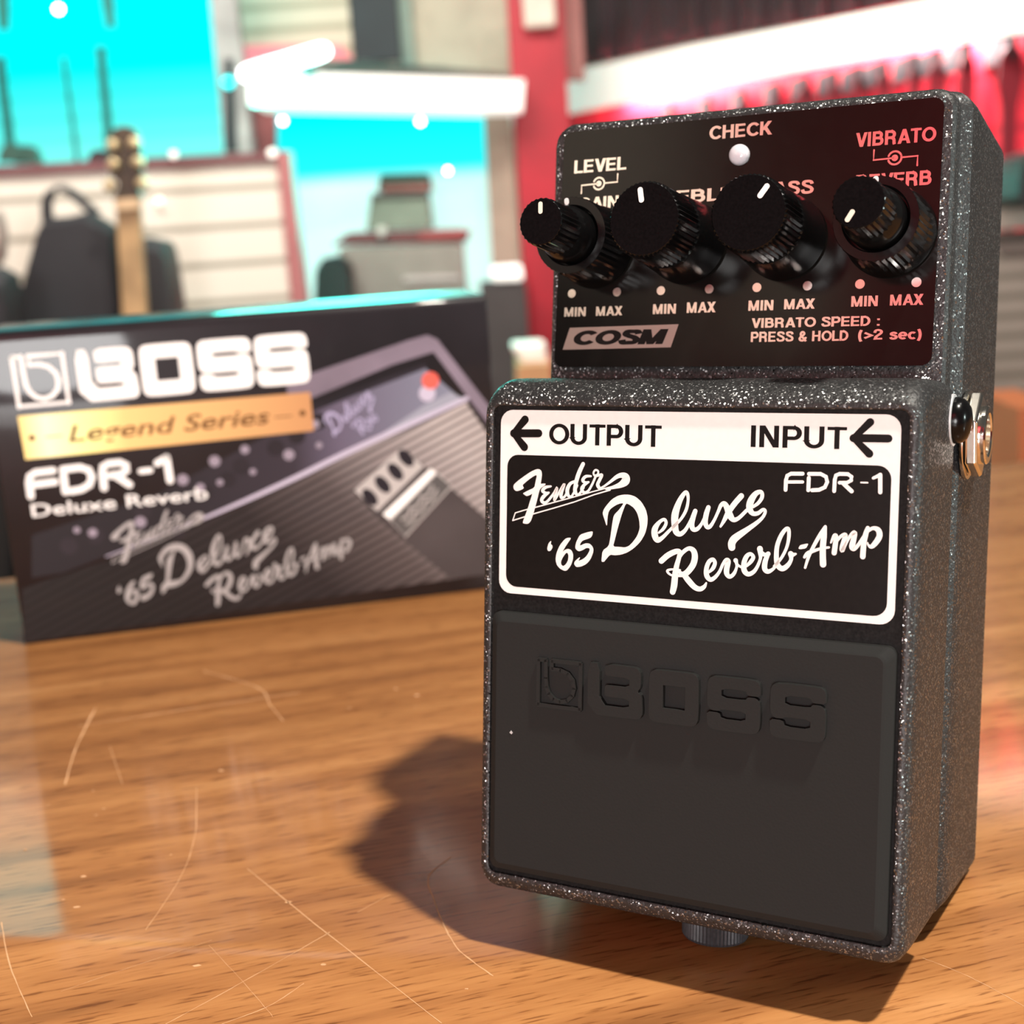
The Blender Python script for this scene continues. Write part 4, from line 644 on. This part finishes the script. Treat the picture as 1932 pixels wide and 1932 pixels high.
for x,y,lab in ((533,228,'spotlight in the cyan bay under the left end of the white fascia'),(793,229,'spotlight in the cyan bay above the stacked amplifiers'),(845,322,'glowing bead painting a faint spotlight reflection right of the top amplifier')):
    bead('spotlight',x,y,3.55,.0075 if x<800 else .006,SPOT,lab,'spotlight','small spotlights in the display')  # the last bead paints a reflection, the others are lamps
def amp(name,px0,px1,py0,py1,Y,parts,lab,zdown=None,thick=.16):
    t=empty(name,(at((px0+px1)/2,py1,Y).x,Y,at((px0+px1)/2,py1,Y).z if zdown is None else zdown),lab,'amplifier',None,'stacked amplifiers in the cyan bay')
    for nm,pts,m_,off in parts: under(slab(nm,[(x,y,Y-off) for x,y in pts],thick,m_,bevel=.006),t)
    return t
amp('guitar_amplifier',712,812,327,366,3.45,[('cabinet',[(716,328),(808,326),(812,361),(712,362)],DGREEN,0),('red_front',[(718,349),(812,346),(812,360),(716,362)],nv('dusty red cloth',(.32,.12,.1)),.01)],'small amplifier with dark green lid and red front, topmost of the stack')
amp('guitar_amplifier',690,815,365,432,3.42,[('cabinet',[(700,366),(806,364),(815,432),(690,436)],nv('grey green cloth',(.22,.28,.22)),0),('top_rim',[(700,364),(806,362),(806,374),(698,377)],nv('dark rim',(.1,.1,.09)),.01)],'grey green amplifier in the middle of the stack')
am3=amp('guitar_amplifier',640,885,432,466,3.38,[('cabinet',[(655,440),(870,432),(885,440),(880,457),(625,464)],nv('maroon lid',(.14,.04,.04)),0),('red_band',[(790,440),(890,434),(872,450),(790,455)],nv('brick red band',(.32,.06,.06)),.01)],'wide dark maroon amplifier head below the grey green one')
amp('guitar_amplifier',630,880,462,620,3.34,[('cabinet',[(640,468),(872,460),(890,700),(620,705)],nv('warm grey grille',(.27,.25,.22)),0),('chrome_knob_row',[(760,523),(868,520),(868,530),(760,534)],nv('pale knob row',(.5,.46,.45)),.01)],'large warm grey amplifier at the bottom of the stack',FZ,.2)
under(mesh('plinth',box(at(750,700,3.44).x,3.45,(FZ+at(750,712,3.34).z)/2,.34,.2,at(750,712,3.34).z-FZ),GREY,smooth=False),alc)
rc=empty('round_case',(at(632,560,3.25).x,3.25,FZ),'black rounded case at the left foot of the stacked amplifiers','case')
loftpx('case_body',[(598,560),(600,505),(612,487),(635,482),(656,490),(666,510),(668,700),(680,2100),(590,2100)],3.25,.12,nv('black teal vinyl',(.012,.022,.022)),rc)
kb_=bead('knob',720,437,3.355,.013,nv('pale knob',(.62,.64,.58),.4,emit=(.8,.85,.75),es=.25),None,None); under(kb_,am3)  # knob kept bright by a faint glow in its colour
# red pillar and dark items near the pedal
wall('red_pillar',951,1058,-90,3.5,3.5,FZ,.12,nv('pillar red',(.40,.004,.018),.5),label='bright red painted pillar left of the effects pedal',cat='pillar')
slab('rose_edge_board',[(1056,-60,3.6),(1094,-60,3.6),(1104,150,3.6),(1062,150,3.6)],.05,nv('rose edge',(.42,.18,.16)),label='rose coloured edge board right of the red pillar',cat='board')
sw=slab('wall_socket',[(984,-20,3.45),(1046,-20,3.45),(1050,48,3.45),(990,52,3.45)],.04,nv('ivory box',(.75,.68,.58)),label='ivory wall box on the red pillar',cat='wall box',bevel=.008)
slab('white_ledge',[(925,503,3.3),(984,499,3.3),(988,530,3.3),(928,532,3.3)],.06,GLOWW,label='white ledge between beige pillar and red pillar',cat='ledge',bevel=.01)
wall('charcoal_cabinet',905,992,536,3.32,3.32,FZ,.15,nv('charcoal laminate',(.05,.042,.042)),label='charcoal cabinet right of the product box',cat='cabinet')
slab('white_tray',[(962,652,2.6),(1030,648,2.6),(1034,690,2.6),(985,690,2.6)],.1,nv('white tray plastic',(.85,.8,.74)),label='white tray at the left shoulder of the effects pedal',cat='tray',bevel=.01)
slab('wooden_stool',[(975,690,2.55),(1040,686,2.55),(1060,1300,2.55),(985,1300,2.55)],.2,nv('orange brown wood',(.5,.26,.12)),label='orange brown wooden stand under the white tray',cat='stand')
# glowing tube
a=at(462,140,2.75); b=at(612,96,2.9); d=(b-a); ln=d.length; d.normalize(); up=Vector((0,0,1)); s1=d.cross(up).normalized(); s2=s1.cross(d)
fm=lambda u,v,n_: tuple(a+d*n_+s1*u+s2*v)
tube=tag(mesh('lamp_tube',lathe([(.004,-.012),(.012,-.006),(.0155,.004),(.0165,.02),(.0165,ln-.02),(.0155,ln-.004),(.012,ln+.006),(.004,ln+.012)],fm,20),TUBE),'slanting glowing white lamp tube above the white fascia','lamp')
mb=(a+b)/2; mesh('bracket',box(mb.x+.02,mb.y+.11,mb.z-.0,.02,.26,.012),DARK,tube,smooth=False)
# right: soffit with painted glow and red wall with hanging guitars
RW=slat('red lit wall',(.80,.02,.05),(.5,.01,.03),0,.11,.012)
m=RW
xl,xr=985,2150
YA,YB=3.95,2.15
def yr(px): return YA+(YB-YA)*(px-xl)/(xr-xl)
sof=empty('glow_soffit',(at(1500,100,3.1).x,3.1,at(1500,100,3.1).z),'long white soffit with light put into its colour, receding above the red wall','soffit')
def yb(px): 
    P_=[(959,236),(1274,176),(1594,115),(1932,59),(2300,-4)]
    for (x0,y0),(x1,y1) in zip(P_,P_[1:]):
        if px<=x1: return y0+(y1-y0)*(px-x0)/(x1-x0)
def yt(px):
    P_=[(959,160),(991,155),(1274,91),(1594,32),(1932,-38),(2300,-110)]
    for (x0,y0),(x1,y1) in zip(P_,P_[1:]):
        if px<=x1: return y0+(y1-y0)*(px-x0)/(x1-x0)
def persp(px): # depth so that the soffit stays level
    zt_=.0+at(1932,59,2.6).z
    lo,hi=1.2,8
    for _ in range(40):
        mid=(lo+hi)/2
        if at(px,yb(px),mid).z<zt_: lo=mid
        else: hi=mid
    return lo
xs=[965,1100,1300,1500,1700,1932,2150]
D=[persp(x) for x in xs]
SOFM=mat('soffit face',(.9,.9,.85),.6); tc=N(SOFM,'ShaderNodeNewGeometry'); s=N(SOFM,'ShaderNodeSeparateXYZ'); L(SOFM,tc,'Position',s,'Vector'); mr=N(SOFM,'ShaderNodeMapRange'); mr.inputs['From Min'].default_value=at(1000,190,D[0]).x; mr.inputs['From Max'].default_value=at(1480,150,D[3]).x; L(SOFM,s,'X',mr,'Value'); r=ramp(SOFM,[(0,(.14,.36,.31)),(.4,(.4,.5,.44)),(1,(.85,.83,.74))]); L(SOFM,mr,'Result',r,'Fac'); L(SOFM,r,'Color',bsdf(SOFM),'Emission Color'); bsdf(SOFM).inputs['Emission Strength'].default_value=.85  # light along the soffit, teal to cream, put into its emission
V=[];F=[]
for i,(x,Y) in enumerate(zip(xs,D)):
    lo=at(x,yb(x),Y); hi=at(x,yt(x),Y); V+=[tuple(lo),tuple(hi),(hi.x+.01,hi.y+.03,hi.z),(lo.x+.01,lo.y+.03,lo.z)]
    if i: 
        n_=i*4; F+=[(n_-4+j,n_-4+(j+1)%4,n_+(j+1)%4,n_+j) for j in range(4)]
F+=[(0,1,2,3),(len(V)-1,len(V)-2,len(V)-3,len(V)-4)]
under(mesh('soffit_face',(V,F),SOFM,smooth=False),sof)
V=[];F=[]
for i,(x,Y) in enumerate(zip(xs,D)):
    q=at(x,yb(x),Y); q=Vector((q.x+.03,q.y+.22,q.z)); V+=[(q.x,q.y,FZ),(q.x,q.y,q.z+.12),(q.x+.03,q.y+.05,q.z+.12),(q.x+.03,q.y+.05,FZ)]
    if i:
        n_=i*4; F+=[(n_-4+j,n_-4+(j+1)%4,n_+(j+1)%4,n_+j) for j in range(4)]
F+=[(0,1,2,3),(len(V)-1,len(V)-2,len(V)-3,len(V)-4)]
tag(mesh('wall_right',(V,F),RW,smooth=False),kind='structure')
# dark curtains above
def Yat(px):
    for (x0,d0),(x1,d1) in zip(zip(xs,D),zip(xs[1:],D[1:])):
        if px<=x1: return d0+(d1-d0)*(px-x0)/(x1-x0)
    return D[-1]
rings=[]
cur=empty('curtain',(at(1500,0,3.4).x,3.4,at(1500,60,3.2).z),'dark plum pleated curtain hanging above the glowing soffit','curtain')
V=[];F=[]; k=0
for i in range(120):
    x=1086+i*8.5; Y=Yat(x)+.12+.03*math.sin(i*.9); lo=at(x,yt(x)-4,Y); hi=at(x,yt(x)-330,Y); V+=[tuple(lo),tuple(hi)]
    if i: n_=len(V); F.append((n_-4,n_-3,n_-1,n_-2))
under(mesh('pleated_cloth',(V,F),PURP),cur)
GN=nv('dark red strap',(.22,.008,.02),.7)
for i,(px,py) in enumerate(((1268,212),(1338,200),(1402,186),(1466,172),(1520,160),(1573,150),(1621,142),(1667,132),(1725,120),(1768,112),(1824,100),(1907,84))):
    Y=Yat(px)+.09; t=at(px,py,Y); g=empty('hanging_strap',(t.x,t.y,t.z-.55),'dark red strap hanging from a hook on the red wall, '+('first','second','third','fourth','fifth','sixth','seventh','eighth','ninth','tenth','eleventh','twelfth')[i]+' from the left','strap',None,'straps hanging on the red wall')
    w=(.013,.009,.015,.010,.016,.011,.013,.012,.010,.014,.013,.019)[i]
    hv=[(-.35,.0),(-1.1,-.02),(-1.25,-.07),(-.75,-.12),(-.7,-.34),(-.9,-.5),(-.5,-.55),(.5,-.55),(.9,-.5),(.7,-.34),(.75,-.12),(1.25,-.07),(1.1,-.02),(.35,.0)]
    hv=[(t.x+a_*w,t.z+b_) for a_,b_ in hv]
    under(mesh('webbing',loft([[(x_,t.y-.006,z_) for x_,z_ in hv],[(x_,t.y+.006,z_) for x_,z_ in hv]]),GN,smooth=False),g)
    hk=[(t.x-.006,t.z+.02),(t.x+.006,t.z+.02),(t.x+.006,t.z-.03),(t.x-.006,t.z-.03)]
    under(mesh('wall_hook',loft([[(x_,t.y-.015,z_) for x_,z_ in hk],[(x_,t.y+.135,z_) for x_,z_ in hk]]),DARK,smooth=False),g)
# right edge: grey slat display beyond the pedal
YR=2.0
SL3=slat('grey brown slat board',(.30,.26,.22),(.16,.14,.11),at(1910,450,YR).z,.03,.008)
rg=empty('grey_slat_display',(at(1950,700,YR).x,YR,FZ),'grey brown slatted display at the right edge behind the jack','display stand')
under(wall('slat_board',1700,2150,452,YR,YR,FZ,.04,SL3),rg)
under(wall('upper_board',1700,2150,395,YR+.02,YR+.02,FZ,.04,nv('pale grey header',(.55,.5,.42)),bot=445),rg)
under(slab('dark_gap',[(1870,446,YR-.01),(2150,430,YR-.01),(2150,440,YR-.01),(1870,458,YR-.01)],.03,nv('brown shadow strip',(.07,.05,.04))),rg)
dk=empty('black_stand_bag',(at(1930,330,1.95).x,1.95,at(1930,400,1.95).z),'black bulky bag on top of the grey slatted display','bag')
loftpx('bag_body',[(1890,340),(1895,318),(1905,300),(1940,285),(2100,280),(2120,384),(1900,392),(1888,374)],1.97,.12,nv('soft black',(.018,.017,.018)),dk)
ob=empty('orange_box',(at(1940,850,1.5).x,1.5,FZ),'orange brown box at the far right just above the table edge','box')
under(slab('box_body',[(1922,770,1.5),(2010,765,1.5),(2010,2600,1.5),(1926,2600,1.5)],.15,nv('orange board',(.5,.14,.05))),ob)
dk2=empty('dark_crate',(at(1900,850,1.7).x,1.7,FZ),'dark crate low behind the jack, left of the orange box','crate')
under(slab('crate_body',[(1868,812,1.7),(1920,806,1.7),(1922,2600,1.7),(1868,2600,1.7)],.15,nv('dark brown crate',(.07,.045,.035))),dk2)
# behind the camera: added unseen cream glow cards, mirrored in the pedal's metal lettering
dst=empty('glow_card_stand',(-3.6,-2.3,FZ),'unseen dark support with an added glowing cream card on top, against the left wall behind the camera','display stand')
under(mesh('glow_card',box(-3.6,-2.3,2.35,.06,.75,.85),mat('cream glow card',(.8,.75,.6),.6,emit=(1,.93,.72),es=1.0),smooth=False),dst)  # glowing card added to brighten the mirrored lettering
under(mesh('card_support',box(-3.6,-2.3,.5125,.05,.75,2.825),TEALD,smooth=False),dst)  # added only to carry the glowing card
tag(mesh('added_glow_card',box(-3.25,-3.083,1.95,.5,.05,.45),MATS['cream glow card'],smooth=False),'pale added glow card high on the red wall','added glow card')  # second glowing card added for the lettering's reflection
# ================================================================== LIGHT
def area_light(name,loc,to,size,power,col=(1,1,1),shape='DISK',sy=None):
    l=bpy.data.lights.new(name,'AREA'); l.shape=shape; l.size=size; l.energy=power; l.color=col
    if sy: l.size_y=sy
    o=bpy.data.objects.new(name,l); C.objects.link(o); o.location=loc; o.rotation_euler=(Vector(to)-Vector(loc)).to_track_quat('-Z','Y').to_euler(); return o
ld=Vector((.335,-.18,1)).normalized()
area_light('ceiling_spot',Vector((.03,.22,.05))+ld*1.9,(.03,.22,.05),.085,52,(1,.93,.82))
area_light('side_spot',(1.3,-.35,.3),(.06,.22,.07),.16,8,(.82,1,.96))
area_light('second_spot',Vector((.0,.25,0))+Vector((.57,.06,1)).normalized()*1.9,(0,.25,0),.12,3,(1,.95,.88))
area_light('front_fill',(-.55,-2.5,.3),(.02,.2,.07),.9,62,(1,.99,.97))  # fill lamp added behind the camera to brighten the label
area_light('cyan_bay_glow',(-.3,3.1,.38),(.05,.3,.1),.6,14,(.05,1,.8))
area_light('shop_wash',(-.4,1.7,1.5),(-.4,3.6,0),1.6,54,(1,.95,.86),'RECTANGLE',.5)
area_light('rear_wash',(-1.4,-1.9,2.7),(-2.4,-3.1,2.0),1.2,95,(1,.95,.9),'RECTANGLE',.5)  # lamp added to brighten the red wall mirrored in the lettering
q0=at(1180,yb(1180),Yat(1180)); q1=at(1870,yb(1870),Yat(1870)); mid=(q0+q1)/2
l=area_light('soffit_strip',(mid.x+.03,mid.y+.18,mid.z+.05),(mid.x+.05,mid.y+.20,mid.z-1),(q1-q0).length*1.05,55,(1,.92,.9),'RECTANGLE',.05)
dirv=(q1-q0); dirv.z=0; dirv.normalize(); nz=Vector((0,0,1)); yv=nz.cross(dirv); l.rotation_euler=Matrix((dirv,yv,nz)).transposed().to_euler()
w=bpy.data.worlds.new('shop_ambient'); bpy.context.scene.world=w; w.use_nodes=True
w.node_tree.nodes['Background'].inputs[0].default_value=(1,.93,.86,1); w.node_tree.nodes['Background'].inputs[1].default_value=.07
